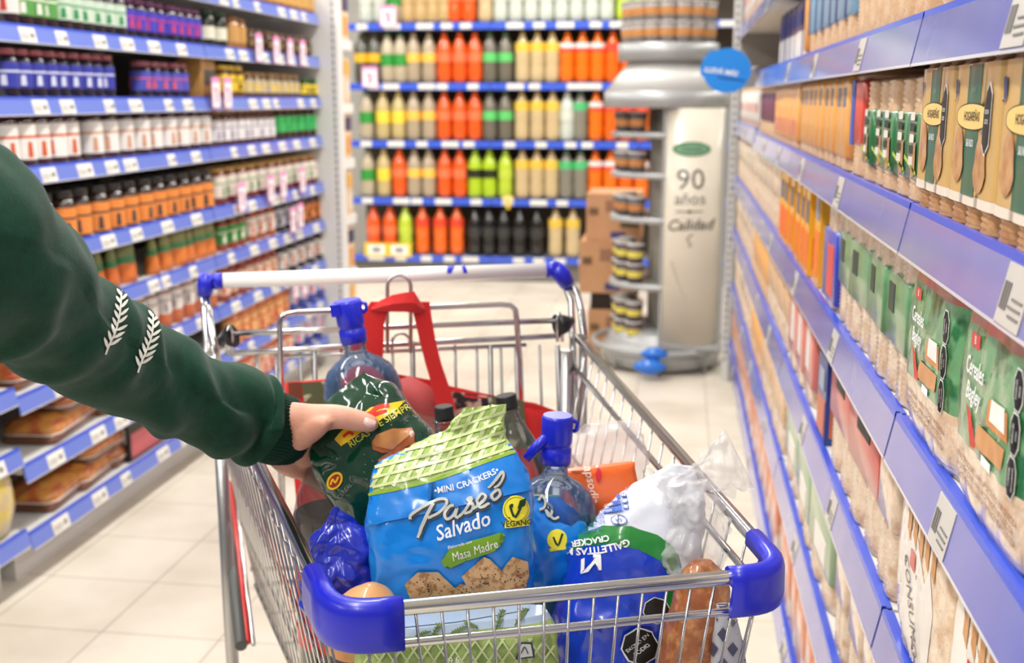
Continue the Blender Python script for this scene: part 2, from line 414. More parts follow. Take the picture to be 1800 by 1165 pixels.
def row(key, builder, z, p0, p1, n, desc, cat, group, X=XL-.045, depth=0, where='left shelving', jit=.004, name=None):
    ya, yb = yl(p0, z), yl(p1, z); rnd = random.Random(str((key, z, p0)))
    for k in range(n):
        y = ya+(yb-ya)*(k+.5)/n
        for dd in range(depth+1):
            o = inst(key, builder, (X-.085*dd+rnd.uniform(-jit, jit), y+rnd.uniform(-jit, jit)*.5, z+.001), rnd.uniform(-.4, .4))
            if dd: tag(o, desc+', in the back row behind', cat, group+', back row')
            else: tag(o, desc+(', %s from the left' % ORD[min(k, 19)] if n > 1 else ''), cat, group if n > 1 else None)
jam = (40, 16, 22)
row('honey', jar(.03, .1, (150, 96, 40), (206, 160, 90), (190, 140, 60)), 1.68, 380, 545, 11, 'amber honey jar on the topmost shelf of far left shelving', 'jar', 'amber jars on the topmost left shelf')
J = lambda *a, **k: jar(*a, **k)
row('j_wr', J(.038, .14, jam, (226, 220, 214), (150, 60, 40), band=(190, 60, 40)), 1.485, 0, 16, 1, 'white and red label jar, upper left corner', 'jar', 'corner jars')
row('j_gr', J(.04, .13, jam, (84, 152, 72), (40, 90, 50), band=(226, 226, 215)), 1.485, 16, 86, 3, 'dark jar with green label, top left', 'jar', 'green label jars')
row('j_gl', J(.038, .135, (28, 20, 20), (196, 214, 196), (30, 140, 70), l1=.68, band=(40, 140, 80)), 1.485, 88, 208, 6, 'jam jar with green lid and pale green label', 'jar', 'green lid jam jars')
row('j_br', J(.033, .12, (30, 14, 26), (70, 60, 180), (120, 60, 110), band=(200, 60, 90)), 1.485, 210, 345, 8, 'jam jar with blue and red label, second shelf', 'jar', 'blue and red label jam jars')
row('j_dw', J(.034, .13, (30, 34, 26), (225, 222, 200), (20, 70, 40), l0=.2, l1=.55), 1.485, 348, 392, 2, 'dark green jar with round white label', 'jar', 'dark green jars')
row('j_tan', J(.034, .12, (170, 120, 60), (196, 150, 86), (150, 105, 60)), 1.485, 394, 426, 2, 'tan spread jar beside the dark green jars', 'jar', 'tan jars')
row('j_blk', J(.03, .085, (100, 64, 34), (46, 34, 26), (110, 84, 50), band=(180, 150, 90)), 1.485, 428, 542, 9, 'small brown jar with black label on second shelf', 'jar', 'small brown jars')
row('j_bw', J(.035, .085, (26, 26, 26), (214, 210, 200), (24, 24, 24), l0=.25, l1=.6), 1.485, 544, 562, 1, 'black jar with round white label beside the white post', 'jar', 'black jar')
row('j_blue', J(.036, .125, (18, 14, 34), (52, 58, 158), (150, 70, 80), band=(210, 216, 232)), 1.30, -8, 190, 9, 'dark jam jar with blue label, third shelf left block', 'jar', 'blue label jam jars')
row('j_blue2', J(.034, .115, (24, 14, 40), (74, 80, 178), (150, 80, 90), band=(214, 90, 100)), 1.30, 238, 322, 5, 'blue label jam jar in the separate middle block', 'jar', 'blue label jam jars, middle block')
row('j_blue3', J(.036, .125, (18, 14, 34), (62, 68, 165), (140, 70, 80), band=(210, 216, 232)), 1.30, 150, 188, 1, 'red topped blue jam jar deeper on third shelf', 'jar', 'blue jam jar behind', X=XL-.15)
def tin():
    mb = MB(); mb.rbox(-.05, .05, -.06, .06, 0, .145, .012, C((176, 132, 72))); r = mb.build('carton')
    mb = MB(); mb.box(-.052, .052, -.05, .05, .045, .1, C((70, 68, 66))); kid(mb, 'label', r); return r
o = inst('tin', tin, (XL-.06, yl(352, 1.3), 1.301)); tag(o, 'tan carton with dark grey label on the third left shelf', 'carton')
row('j_yel', J(.034, .12, (110, 70, 30), (232, 196, 50), (226, 190, 60), band=(70, 50, 30)), 1.30, 376, 420, 3, 'brown jar with yellow label behind pink tags', 'jar', 'yellow label jars')
row('j_yel2', J(.03, .10, (90, 66, 40), (196, 180, 150), (176, 140, 80), band=(236, 200, 50)), 1.30, 422, 520, 8, 'small brown jar with yellow sticker, third shelf', 'jar', 'small yellow sticker jars')
row('j_gy', J(.035, .085, (40, 60, 30), (236, 206, 60), (40, 110, 50), band=(40, 40, 30)), 1.30, 524, 564, 3, 'green lid jar with yellow band near white post', 'jar', 'green and yellow jars')
row('s_w1', J(.04, .155, (70, 28, 18), (232, 230, 224), (120, 22, 30), l0=.12, l1=.72, band=(206, 92, 50), name='sauce_bottle'), 1.12, -10, 128, 5, 'tomato sauce bottle with white label, left block', 'bottle', 'white label sauce bottles, left block')
row('s_w2', J(.04, .155, (64, 26, 16), (230, 228, 224), (100, 20, 28), l0=.12, l1=.72, band=(200, 150, 120), name='sauce_bottle'), 1.12, 142, 362, 9, 'tomato sauce bottle with white label, right block', 'bottle', 'white label sauce bottles, right block')
row('s_w3', J(.036, .135, (86, 44, 24), (224, 222, 222), (130, 90, 60), l0=.15, l1=.7, band=(150, 140, 160), name='sauce_bottle'), 1.12, 366, 474, 9, 'slim sauce bottle with pale grey label', 'bottle', 'slim sauce bottles')
row('s_g', J(.036, .135, (60, 40, 22), (60, 178, 92), (110, 70, 40), l0=.25, l1=.75, band=(40, 150, 80), name='sauce_bottle'), 1.12, 476, 546, 6, 'brown bottle with bright green label by the white post', 'bottle', 'green label bottles')
row('s_or', J(.04, .14, (50, 28, 20), (228, 140, 66), (24, 22, 22), lh=.022, l0=.05, l1=.66, band=(70, 60, 60), name='spread_jar'), .902, 56, 364, 12, 'orange label jar with black lid', 'jar', 'orange label jars with black lids', depth=1)
row('s_rd', J(.04, .135, (120, 34, 26), (222, 214, 200), (190, 150, 80), lh=.014, l0=.2, l1=.8, band=(120, 150, 110), name='sauce_jar'), .902, 368, 545, 11, 'red sauce jar with gold lid and white label', 'jar', 'red sauce jars with gold lids', depth=1)
row('s_rd2', J(.038, .125, (50, 30, 30), (226, 216, 210), (190, 150, 80), lh=.014, band=(200, 60, 50), name='sauce_jar'), .902, 547, 572, 2, 'white and red jar at shelf end near post', 'jar', 'white and red jars')
def pouch(c1, c2, c3):
    def f():
        mb = MB(); rings = []
        for k in range(8):
            t = k/7; a = .042*(1-.12*t); b = .026*(1-t)**.6+.002
            rings.append([(b*cos(q)*1.0, a*max(-1, min(1, 1.15*sin(q))), t*.145) for q in [2*pi*j/14 for j in range(14)]])
        mb.loft(rings, None, mfun=lambda i: [C(c1, .3, .4), C(c1, .3, .4), C(c1, .3, .4), C(c3, .3, .4), C(c2, .3, .4), C(c2, .3, .4), C(c2, .3, .4)][i])
        return mb.build('sauce_pouch')
    return f
row('po1', pouch((208, 110, 50), (110, 120, 70), (40, 120, 70)), .722, 100, 232, 5, 'orange and olive sauce pouch, left block of sixth shelf', 'pouch', 'sauce pouches, left block')
row('po2', pouch((214, 120, 52), (128, 130, 76), (60, 130, 80)), .722, 256, 374, 6, 'orange and olive sauce pouch, right block of sixth shelf', 'pouch', 'sauce pouches, right block')
row('b1', J(.03, .13, (150, 50, 30), (60, 150, 70), (60, 120, 60), band=(230, 220, 200), name='dressing_bottle'), .722, 378, 425, 3, 'green and white label dressing bottle on sixth shelf', 'bottle', 'green dressing bottles')
row('b2', J(.032, .135, (176, 84, 40), (232, 222, 210), (196, 110, 60), band=(210, 110, 60), name='dressing_bottle'), .722, 428, 478, 3, 'orange dressing bottle with white label', 'bottle', 'orange dressing bottles')
row('b3', J(.03, .14, (30, 28, 30), (200, 200, 206), (34, 34, 40), band=(60, 60, 70), name='dressing_bottle'), .722, 480, 520, 3, 'black dressing bottle with white label', 'bottle', 'black dressing bottles')
row('b4', J(.032, .12, (120, 60, 30), (220, 130, 60), (40, 34, 30), band=(40, 34, 30), name='dressing_bottle'), .722, 524, 570, 4, 'orange and black dressing bottle near the white post', 'bottle', 'orange and black dressing bottles')
row('b5', J(.034, .14, (196, 98, 50), (220, 214, 208), (210, 200, 190), l0=.35, l1=.85, band=(150, 140, 140), name='mayonnaise_bottle'), .53, 225, 372, 7, 'orange sauce bottle with white label, seventh shelf', 'bottle', 'orange sauce bottles on seventh shelf', depth=1)
row('b6', J(.034, .135, (150, 60, 40), (226, 196, 170), (150, 60, 40), band=(200, 90, 50), name='dressing_bottle'), .53, 378, 480, 7, 'brown and peach sauce bottle above the cart handle', 'bottle', 'brown sauce bottles')
row('b7', J(.034, .14, (40, 36, 40), (214, 210, 206), (40, 36, 40), band=(196, 110, 60), name='dressing_bottle'), .53, 482, 575, 6, 'black bottle with white label on seventh shelf', 'bottle', 'black bottles on seventh shelf')
row('c1', J(.038, .14, (214, 120, 60), (226, 170, 110), (220, 150, 90), l0=.1, l1=.7, band=(196, 60, 50), name='sauce_bottle'), .342, 395, 500, 7, 'orange pot with red stripe, eighth shelf behind handle', 'pot', 'orange pots on eighth shelf')
row('c2', J(.038, .15, (46, 60, 160), (206, 206, 226), (60, 80, 190), l0=.3, l1=.85, band=(220, 90, 110), name='sauce_bottle'), .342, 500, 590, 6, 'blue bottle with white and pink label, eighth shelf', 'bottle', 'blue bottles on eighth shelf')
row('c3', J(.04, .14, (220, 110, 70), (232, 196, 170), (220, 120, 80), l0=.1, l1=.7, band=(200, 60, 60), name='sauce_bottle'), .152, 415, 505, 6, 'orange pot with peach label on the bottom left shelf', 'pot', 'orange pots on bottom shelf')
row('c4', J(.04, .15, (40, 50, 150), (206, 206, 226), (50, 70, 180), l0=.3, l1=.85, band=(220, 90, 110), name='sauce_bottle'), .152, 508, 590, 5, 'blue bottle with white label on the bottom left shelf', 'bottle', 'blue bottles on bottom shelf')

# trays of pastries on the low left shelves
def tray(c1, c2, h=.06):
    def f():
        mb = MB(); mb.rbox(-.08, .08, -.11, .11, 0, h*.45, .02, C((120, 70, 40), .3, .5)); r = mb.build('pastry_tray')
        mb = MB(); rings = []
        for z, q in ((h*.45, 1), (h*.8, .96), (h, .8), (h*1.15, .4)):
            rings.append([(.082*q*max(-1, min(1, 1.25*cos(a))), .112*q*max(-1, min(1, 1.25*sin(a))), z) for a in [2*pi*j/20 for j in range(20)]])
        mb.loft(rings, mat('pastry_%d' % c1[0], c1, .25, coat=.8, rgb2=c2, nscale=25., bump=.5, bscale=40.)); kid(mb, 'filling', r)
        mb = MB(); mb.tube([(.083*max(-1, min(1, 1.25*cos(a))), .113*max(-1, min(1, 1.25*sin(a))), h*.47) for a in [2*pi*j/20 for j in range(20)]], .0025, C((225, 215, 205), .2, .5), 5, closed=True); kid(mb, 'tray_rim', r)
        return r
    return f
k = 0
for (px, py, z, desc, dx, c) in ((115, 745, .342, 'pastry tray below the sleeve on the upper low shelf', .1, 0), (85, 770, .342, 'yellowish pastry tray stacked under another on the upper low shelf', .085, 1),
    (175, 700, .342, 'golden pastry tray beside the sleeve edge', .09, 0), (30, 655, .53, 'reddish pastry tray just under the arm at photo edge', .1, 2), (230,720,.342,'second golden pastry tray beyond the first under the sleeve',.09,0),
    (85, 900, .152, 'pastry tray nearest the front of the bottom left shelf', .09, 1), (140, 880, .152, 'pastry tray with orange glaze on the bottom left shelf', .09, 1), (165, 850, .152, 'flat golden pastry tray, third on the bottom shelf', .11, 0), (198, 825, .152, 'tall golden cake tray at the right of bottom shelf', .1, 0)):
    y = yl(px, z, XL-.1); cols = (((196, 120, 60), (160, 84, 40)), ((214, 150, 60), (190, 96, 50)), ((206, 84, 44), (226, 140, 60)))[c]
    o = inst('tray%d' % c, tray(*cols), (XL-dx-.02, y, z+.001), .1)
    tag(o, desc, 'pastry tray', 'pastry trays on the low left shelves')
for (y, z, c) in ((yl(115,.342,XL-.1)+.01, .342+.055, 0), (yl(198, .152, XL-.1), .152+.055, 0), (yl(165, .152, XL-.1)-.02, .152+.055, 1)):
    o = inst('tray%d' % c, tray((196, 120, 60), (160, 84, 40)), (XL-.12, y, z), .05)
    tag(o, 'golden pastry tray stacked on another tray at height %.2f of left shelves' % z if False else ('pastry tray stacked on top of another, %s' % ('upper low shelf' if z > .3 else ('bottom shelf, beyond the yellow one' if c == 0 else 'bottom shelf, yellow glazed'))), 'pastry tray', 'stacked pastry trays')
def blackbox():
    mb = MB(); mb.box(-.06, .06, -.08, .08, 0, .12, C((28, 26, 26), .4)); r = mb.build('boxed_sweets')
    mb = MB(); mb.box(.061, .062, -.07, .07, .01, .09, C((190, 90, 96), .4)); mb.box(-.05, .05, -.082, -.081, .06, .11, C((150, 150, 150), .4)); kid(mb, 'label', r); return r
for i, px in enumerate((235, 262, 295)):
    tag(inst('blackbox', blackbox, (XL-.08, yl(px, .152), .153)), 'black box with pink front on the bottom left shelf, %s from the left' % ORD[i], 'box', 'black boxes on the bottom shelf')
# snack bags in the nearest bay
def snack():
    mb = MB(); rings = []
    for k in range(9):
        t = k/8; a = .075*(1-.1*abs(2*t-1)**3); b = .045*sin(pi*min(max(t, .03), .97))**.5+.002
        rings.append([(b*cos(q)+.006*noise.noise(Vector((9*t, q, 1))), a*max(-1, min(1, 1.15*sin(q))), t*.2) for q in [2*pi*j/16 for j in range(16)]])
    mb.loft(rings, mat('snack_print', (214, 190, 50), .25, coat=.6, rgb2=(190, 170, 140), nscale=22.)); return mb.build('snack_bag')
for i, y in enumerate((2.56, 2.42, 2.27)):
    tag(inst('snack', snack, (XL-.04, y, .172), 0), 'yellow snack bag on the low shelf at photo edge, %s from the bay end' % ORD[i], 'snack bag', 'yellow snack bags')
    tag(inst('snack', snack, (XL-.10, y-.03, .172), 0), 'yellow snack bag in the back row, %s from the bay end' % ORD[i], 'snack bag', 'yellow snack bags behind')

# pink promotion tags hanging on the far left rails
def promo():
    mb = MB(); mb.box(-.0008, .0008, -.035, .035, -.055, .055, TAGP); mb.box(.0008, .0014, -.031, .031, -.051, .036, WHITEINK)
    mb.box(.0014, .0018, -.005, .008, -.035, .01, mat('magenta_print', (200, 60, 140), .5)); mb.box(.0014, .0018, -.018, .008, .01, .018, mat('magenta_print', (200, 60, 140))); return mb.build('promotion_tag')
for i, (px, py) in enumerate(((455, 88), (486, 92), (510, 95), (532, 97), (379, 168), (400, 168), (425, 350), (476, 335), (498, 328), (532, 320), (515, 390), (528, 382), (520, 505), (535, 500))):
    p = PX(px, py, XL+.02); o = inst('promo', promo, (XL+.022, p.y, p.z+.01))
    tag(o, 'pink and white promotion tag on far left shelving, %s counted from top rail' % ORD[i], 'price tag', 'pink promotion tags')
# ------------------------------------------------------------------ back wall of soft drinks
YB = 8.0
BZ = [2.215, 1.812, 1.402, 1.003, .598, .185]
for bi, (xa, xb, l) in enumerate(((-2.36, -1.33, 'left'), (-1.325, -.295, 'middle'), (-.29, .74, 'right'))):
    root = tag(empty('drinks_shelving', ((xa+xb)/2, YB+.3, 0)), '%s bay of soft drink shelving across the end of the aisle' % l, 'shelving')
    mb = MB(); mb.box(xa, xb, YB+.42, YB+.45, 0, 2.5, C((96, 84, 70), .7)); child(mb, 'back_panel', root)
    mb = MB(); mb.box(xa, xb, YB+.05, YB+.42, 0, .13, C((130, 126, 118), .6)); child(mb, 'base', root)
    for si, z in enumerate(BZ):
        mb = MB(); mb.box(xa, xb, YB+.006, YB+.42, z-.03, z-.002, SHELFM); sh = child(mb, 'shelf', root)
        mb = MB(); mb.box(xa, xb, YB-.004, YB+.006, z-.048, z, mat('rail_blue_back', (62, 96, 214), .3, coat=.3)); child(mb, 'price_rail', sh)
        rnd = random.Random(bi*10+si)
        for k in range(5):
            x = xa+.05+(xb-xa-.1)*(k+rnd.uniform(.1, .6))/5
            mb = MB(); mb.box(x, x+rnd.choice((.08, .12)), YB-.006, YB-.004, z-.044, z-.004, TAGW); child(mb, 'price_tag', sh)
def soda(key, liq, lab, cap, l0=.42, l1=.62, top=None, opaque=False):
    def f():
        mb = MB(); r = .052; H = .34
        prof = [(.03, 0), (r*.96, .012), (r, .04), (r, .10), (r*.95, .125), (r, .15), (r, .235), (r*.86, .265), (r*.5, .30), (.018, .318), (.015, .325)]
        hi = tuple(min(255, int(c*.75+70)) for c in liq)
        gl = mat('bottle_liquid_%s' % key, liq, .1, coat=.8); 
        mb.lathe(prof, gl, 14); root = mb.build('soda_bottle')
        mb = MB(); mb.lathe([(.018, .322), (.018, .342), (.015, .344)], C(cap), 10); kid(mb, 'cap', root)
        mb = MB(); a, b = H*l0, H*l1; lc = C(lab); tc_ = C(top) if top else lc
        mb.lathe([(r*1.02, a), (r*1.02, (a+b)/2), (r*1.02, b)], lc, 14, cap=False, mfun=lambda i: [lc, tc_][i])
        kid(mb, 'label', root); return root
    return f
SK = {
 'tg': ((186, 172, 146), (50, 150, 60), (60, 120, 60), 'cloudy drink with green label'), 'ty': ((196, 176, 120), (242, 214, 70), (210, 190, 90), 'pale yellow drink with yellow label'),
 'tl': ((176, 158, 132), (244, 196, 84), (170, 150, 110), 'cloudy drink with amber label'), 'dy': ((84, 84, 74), (236, 184, 40), (80, 80, 50), 'dark green bottle with yellow label'),
 'or': ((240, 92, 28), (246, 120, 76), (220, 90, 40), 'orange soda'), 'of': ((243, 116, 16), (236, 80, 50), (226, 100, 30), 'orange soda with red and white shoulder label'),
 'on': ((240, 104, 20), (226, 70, 40), (220, 90, 30), 'orange soda with navy label edge'), 'cg': ((110, 104, 90), (96, 200, 110), (60, 110, 70), 'clear soda with green label'),
 'tb': ((206, 182, 138), (234, 196, 76), (190, 160, 90), 'cream coloured soda with yellow shoulder label'), 'gg': ((134, 130, 116), (80, 190, 120), (70, 130, 90), 'grey green soda with green shoulder label'),
 'li': ((176, 206, 40), (36, 40, 24), (150, 190, 50), 'lime soda with black label'), 'lp': ((188, 212, 60), (196, 216, 70), (170, 200, 70), 'plain lime soda'),
 'bk': ((26, 24, 24), (60, 58, 58), (20, 20, 20), 'black cola bottle'), 'wg': ((202, 208, 196), (214, 218, 206), (200, 205, 195), 'clear pale green soda'), 'ta': ((200, 168, 116), (206, 176, 124), (180, 150, 100), 'tan drink'),
}
pos = {'of': (.6, .78, (235, 235, 235)), 'on': (.6, .78, None), 'tb': (.62, .8, None), 'gg': (.62, .78, None), 'ty': (.35, .6, None), 'tg': (.35, .58, None)}
rows_ = [
 (1.812, [(230,'wg'),(290,'wg'),(352,'tg'),(408,'ta'),(462,'ta'),(512,'ta'),(560,'ta'),(605,'or'),(665,'or'),(735,'tb'),(800,'wg'),(865,'wg'),(930,'wg'),(995,'wg'),(1060,'wg'),(1125,'wg'),(1190,'wg'),(1255,'wg'),(1325,'lp'),(1388,'lp'),(1450,'lp')], 'topmost row'),
 (1.402, [(210,'dy'),(266,'dy'),(322,'tg'),(376,'tg'),(432,'tl'),(497,'tl'),(562,'or'),(627,'or'),(692,'or'),(756,'cg'),(822,'cg'),(894,'tb'),(957,'tb'),(1020,'tb'),(1084,'of'),(1149,'of'),(1213,'of'),(1277,'on'),(1343,'on'),(1408,'on')], 'second row'),
 (1.003, [(232,'tg'),(302,'ty'),(368,'ty'),(432,'tl'),(497,'tl'),(562,'or'),(627,'or'),(692,'or'),(756,'cg'),(822,'cg'),(891,'tb'),(957,'tb'),(1022,'tb'),(1084,'wg'),(1140,'gg'),(1206,'of'),(1272,'on'),(1337,'on'),(1402,'of')], 'third row'),
 (.598, [(237,'tg'),(306,'ty'),(372,'or'),(435,'tl'),(497,'tl'),(564,'or'),(628,'or'),(693,'li'),(754,'li'),(822,'lp'),(893,'tb'),(955,'tb'),(1017,'tb'),(1080,'gg'),(1140,'gg'),(1203,'of'),(1268,'of'),(1333,'on'),(1400,'of')], 'fourth row'),
 (.185, [(262,'or'),(332,'or'),(398,'lp'),(470,'on'),(545,'on'),(616,'on'),(692,'bk'),(752,'bk'),(815,'bk'),(882,'bk'),(955,'bk'),(1035,'tb'),(1108,'tb')], 'bottom row')]
for z, L, rn in rows_:
    for k, (cx, s) in enumerate(L):
        liq, lab, cap, desc = SK[s]; l0, l1, top = pos.get(s, (.42, .6, None))
        x = PY(550+cx/2.427, 172+(1.3-z)*250, YB+.06).x
        o = inst('soda_'+s, soda(s, liq, lab, cap, l0, l1, top), (x, YB+.062, z+.001), k*.7)
        tag(o, '%s, %s from left in %s of drinks' % (desc, ORD[k] if k < 20 else 'last', rn), 'bottle', 'soft drink bottles on the back shelving')
def card():
    mb = MB(); mb.box(-.09, .09, -.002, 0, 0, .1, C((246, 206, 70))); mb.box(-.06, .06, -.003, -.002, .015, .085, WHITEINK); mb.box(-.03,.03,-.0035,-.003,.035,.065,GREYINK); return mb.build('price_card')
for i, px in enumerate((662, 702)):
    p = PY(px, 442, YB-.01); tag(inst('card', card, (p.x, p.y, .17)), 'yellow framed price card on the bottom drinks rail, %s of two' % ('left' if i == 0 else 'right'), 'price card')
for i, (px, py) in enumerate(((682, 28), (650, 135))):
    p = PY(px, py, YB-.015); o = inst('promo', promo, (p.x, p.y, p.z), -pi/2, (1, 1.6, 1.3)); tag(o, 'pink promotion tag hanging on the drinks shelving, %s of two' % ('upper' if i == 0 else 'lower'), 'price tag')
mb = MB(); p = PY(893, 355, YB-.012); mb.box(p.x-.012, p.x+.012, YB-.014, YB-.011, p.z-.05, p.z+.05, C((246, 206, 50))); mb.box(p.x-.04, p.x+.04, YB-.0145, YB-.0112, p.z+.01, p.z+.04, C((250, 225, 150)))
tag(mb.build('price_card', origin=p), 'small yellow hanging price flag above the black cola bottles', 'price card')

# cardboard boxes
CARD = mat('cardboard', (196, 148, 108), .8, rgb2=(184, 136, 98), nscale=6.); CARD2 = C((140, 98, 66), .8)
def cbox(px0, px1, py0, py1, Y, d, rot, label, dark=False, open_=False):
    a = PY(px0, py1, Y); b = PY(px1, py1, Y); t = PY(px0, py0, Y); w_ = b.x-a.x; h = t.z-a.z
    mb = MB(); R = Matrix.Rotation(rot, 4, 'Z'); T = Matrix.Translation(a) @ R
    mb.box(0, w_, 0, d, 0, h, C((40, 26, 20), .6) if dark else CARD, T); mb.box(-.001, w_+.001, d*.47, d*.53, -.0005 if a.z > .01 else 0, h+.0015, C((190, 150, 110), .4), T)
    root = mb.build('cardboard_box', origin=(a.x+w_/2, a.y+d/2, a.z)); tag(root, label, 'box')
    if not dark:
        mb = MB()
        mb.box(w_*.45, w_*.72, -.002, 0, h*.06, h*.2, C((66, 64, 120), .6), T); mb.box(w_*.62, w_*.95, -.002, 0, h*.3, h*.48, C((96, 80, 50), .6), T)
        mb.box(w_*.35, w_*.85, -.002, 0, h*.62, h*.86, C((150, 108, 84), .8), T); mb.box(-.002, 0, d*.3, d*.6, h*.4, h*.6, C((110, 80, 56), .8), T)
        mb.box(w_*.05, w_*.22, -.002, 0, h*.55, h*.7, C((110, 84, 60), .8), T)
        k = child(mb, 'print', root)
    return a
cbox(1032, 1124, 545, 622, 5.86, .40, .0, 'bottom cardboard box of the stack beside the display column')
cbox(1038, 1118, 515, 544, 5.9, .36, .0, 'dark low box squeezed in the cardboard stack', dark=True)
cbox(1018, 1118, 424, 514, 5.88, .40, .0, 'middle cardboard box of the stack beside the display column')
cbox(1030, 1126, 340, 423, 5.9, .38, .0, 'top cardboard box of the stack in front of orange sodas')

# ------------------------------------------------------------------ round display column
CX, CY = -.075, 5.62
GSTEEL = mat('display_grey', (172, 174, 174), .4, metal=.3)
def ringz(py): return PY(1200, py, CY-.27).z
root = tag(empty('display_column', (CX, CY, 0)), 'round grey display column with beige poster and cup shelves', 'display stand')
mb = MB(); mb.lathe([(.29, 0.02), (.29, .10), (.27, .11), (.25, .16), (.20, .2)], GSTEEL, 40, (CX, CY, 0)); child(mb, 'base', root)
mb = MB(); mb.tube([(CX+.335*cos(a), CY+.335*sin(a), .115) for a in [2*pi*k/40 for k in range(40)]], .014, GSTEEL, 8, closed=True)
for k in range(8):
    a = 2*pi*k/8; mb.tube([(CX+.335*cos(a), CY+.335*sin(a), .115), (CX+.30*cos(a), CY+.30*sin(a), .0)], .008, GSTEEL, 6)
child(mb, 'bumper_ring', root)
mb = MB(); mb.lathe([(.12, .15), (.12, 1.3)], C((196, 190, 178), .5), 24, (CX+.05, CY, 0)); child(mb, 'core', root)
yf = CY-.25
pl = PY(1166, 400, yf); pr = PY(1268, 400, yf); zt = PY(1210, 190, yf).z; zb = PY(1210, 602, yf).z
mb = MB(); N = 12; vs = []
mb.loft([[(pl.x+(pr.x-pl.x)*(.5-.5*cos(a*pi/N)), yf-.05*sin(a*pi/N)+(0 if side == 0 else .03), z) for side in (0, 1) for a in (range(N+1) if side == 0 else range(N, -1, -1))] for z in (zb, zt)],
        mat('display_poster', (222, 214, 196), .35, coat=.3, rgb2=(206, 198, 182), nscale=2.))
panel = child(mb, 'poster', root)
P = Printer(mb); mb2 = MB(); P.mb = mb2
DG = C((96, 94, 84), .5); GG = C((70, 130, 96), .5)
P.put(ell(1216, 262, 34, 13), GG, 2); P.put(ell(1216, 262, 29, 9.5), C((120, 164, 130)), 3); P.text('Canale', 1216, 262, 13, C((70, 110, 86)), 0, 4, .2)
P.text('90', 1214, 317, 52, DG, 0, 2); P.text('años', 1213, 350, 30, DG, 0, 2); P.put(stroke([(1188, 372), (1236, 372)], 2), DG, 2); P.put(ell(1212, 372, 4, 3), DG, 3)
P.text('Calidad', 1212, 396, 27, DG, 2, 2, .3, .02); P.put(stroke([(1218, 412), (1208, 420), (1214, 430), (1210, 434)], 2.5), DG, 2)
P.put(stroke([(1180, 460), (1200, 520), (1215, 545)], 4), C((190, 180, 160)), 2)
k = child(mb2, 'lettering', panel)
mb = MB(); mb.box(pr.x-.004, pr.x+.018, yf-.01, yf+.03, zb-.05, zt, GSTEEL); mb.box(pl.x-.012, pl.x+.002, yf-.01, yf+.03, zb-.05, zt, GSTEEL); child(mb, 'frame', root)
mb = MB(); mb.box(pl.x-.01, pr.x+.015, yf-.045, yf+.03, .13, zb, GSTEEL); child(mb, 'kick_panel', root)
zc = [PY(1200, y, CY-.3).z for y in (190, 160, 112, 100, 72)]
mb = MB(); mb.lathe([(.30, zc[0]), (.30, zc[1])], GSTEEL, 40, (CX, CY, 0)); mb.lathe([(.295, zc[1]), (.19, zc[2]+.01)], C((226, 226, 222), .35, .3), 40, (CX, CY, 0)); mb.lathe([(.19, zc[2]), (.19, zc[3])], GSTEEL, 40, (CX, CY, 0)); child(mb, 'hood', root)
mb = MB(); mb.lathe([(.235, zc[3]-.01), (.24, zc[4])], GSTEEL, 40, (CX, CY, 0)); child(mb, 'top_tray', root)
def cup(c1, c2):
    def f():
        mb = MB(); mb.lathe([(.034, 0), (.043, .088)], C(c1), 16); r = mb.build('cup_noodles')
        mb = MB(); mb.lathe([(.046, .088), (.046, .092), (.04, .094)], C((206, 204, 200)), 16); kid(mb, 'lid', r)
        mb = MB(); mb.lathe([(.0365, .025), (.0405, .058)], C(c2), 16, cap=False); kid(mb, 'label', r); return r
    return f
shz = [PY(1140, y, CY-.1).z for y in (230, 300, 377, 492, 592)]
n_ = 0
for zi, z in enumerate(shz):
    mb = MB(); mb.lathe([(.2, z-.03), (.262, z-.03), (.262, z-.005), (.2, z-.005)], GSTEEL, 32, (CX, CY, 0)) if zi >= 0 else 0
    child(mb, 'round_shelf', root)
    for k, a in enumerate((150, 178, 206, 232)):
        aa = math.radians(a); r_ = .207
        rows = 2 if zi >= 3 else (1 if zi else 1)
        for q in range(rows):
            kk = 1 if zi >= 3 else 0
            o = inst('cup%d' % kk, cup(*[((92, 84, 84), (196, 130, 70)), ((90, 74, 76), (222, 208, 90))][kk]), (CX+r_*cos(aa), CY+r_*sin(aa), z+q*.095-.004), a)
            tag(o, '%s noodle cup on the column, %s shelf down, %s position round%s' % (('grey', 'yellow label')[kk], ORD[zi], ORD[k], ', stacked on another' if q else ''), 'cup', 'cups on the column shelves'); n_ += 1
for q in range(2):
    for k in range(9):
        aa = math.radians(185+k*21); o = inst('cup2', cup((150, 140, 134), (204, 140, 76)), (CX+.185*cos(aa), CY+.185*sin(aa), zc[4]+.002+q*.095), k)
        tag(o, 'grey and orange cup on top of the column, %s round, %s layer' % (ORD[k], ('lower', 'upper')[q]), 'cup', 'cups on top of the column')
# blue bags at the column foot
for i, (px, py, s) in enumerate(((1150, 622, .05), (1142, 645, .06))):
    p = PY(px, py, CY-.36-.03*i); mb = MB(); rings = []
    for k in range(8):
        t = k/7; rr = s*sin(pi*min(max(t, .06), .94))**.6
        rings.append([(p.x+rr*1.3*cos(a)*(1+.15*noise.noise(Vector((a*2, t*5, i)))), p.y+rr*.5*sin(a), max(.004,p.z-s*.6+t*s*1.2)) for a in [2*pi*j/16 for j in range(16)]])
    mb.loft(rings, mat('blue_bag_film', (30, 110, 210), .3, coat=.4)); tag(mb.build('blue_bag', origin=(p.x, p.y, p.z-s*.6)), ('small blue bag tucked above the ring at column foot', 'blue bag hanging under the ring of the column')[i], 'bag')
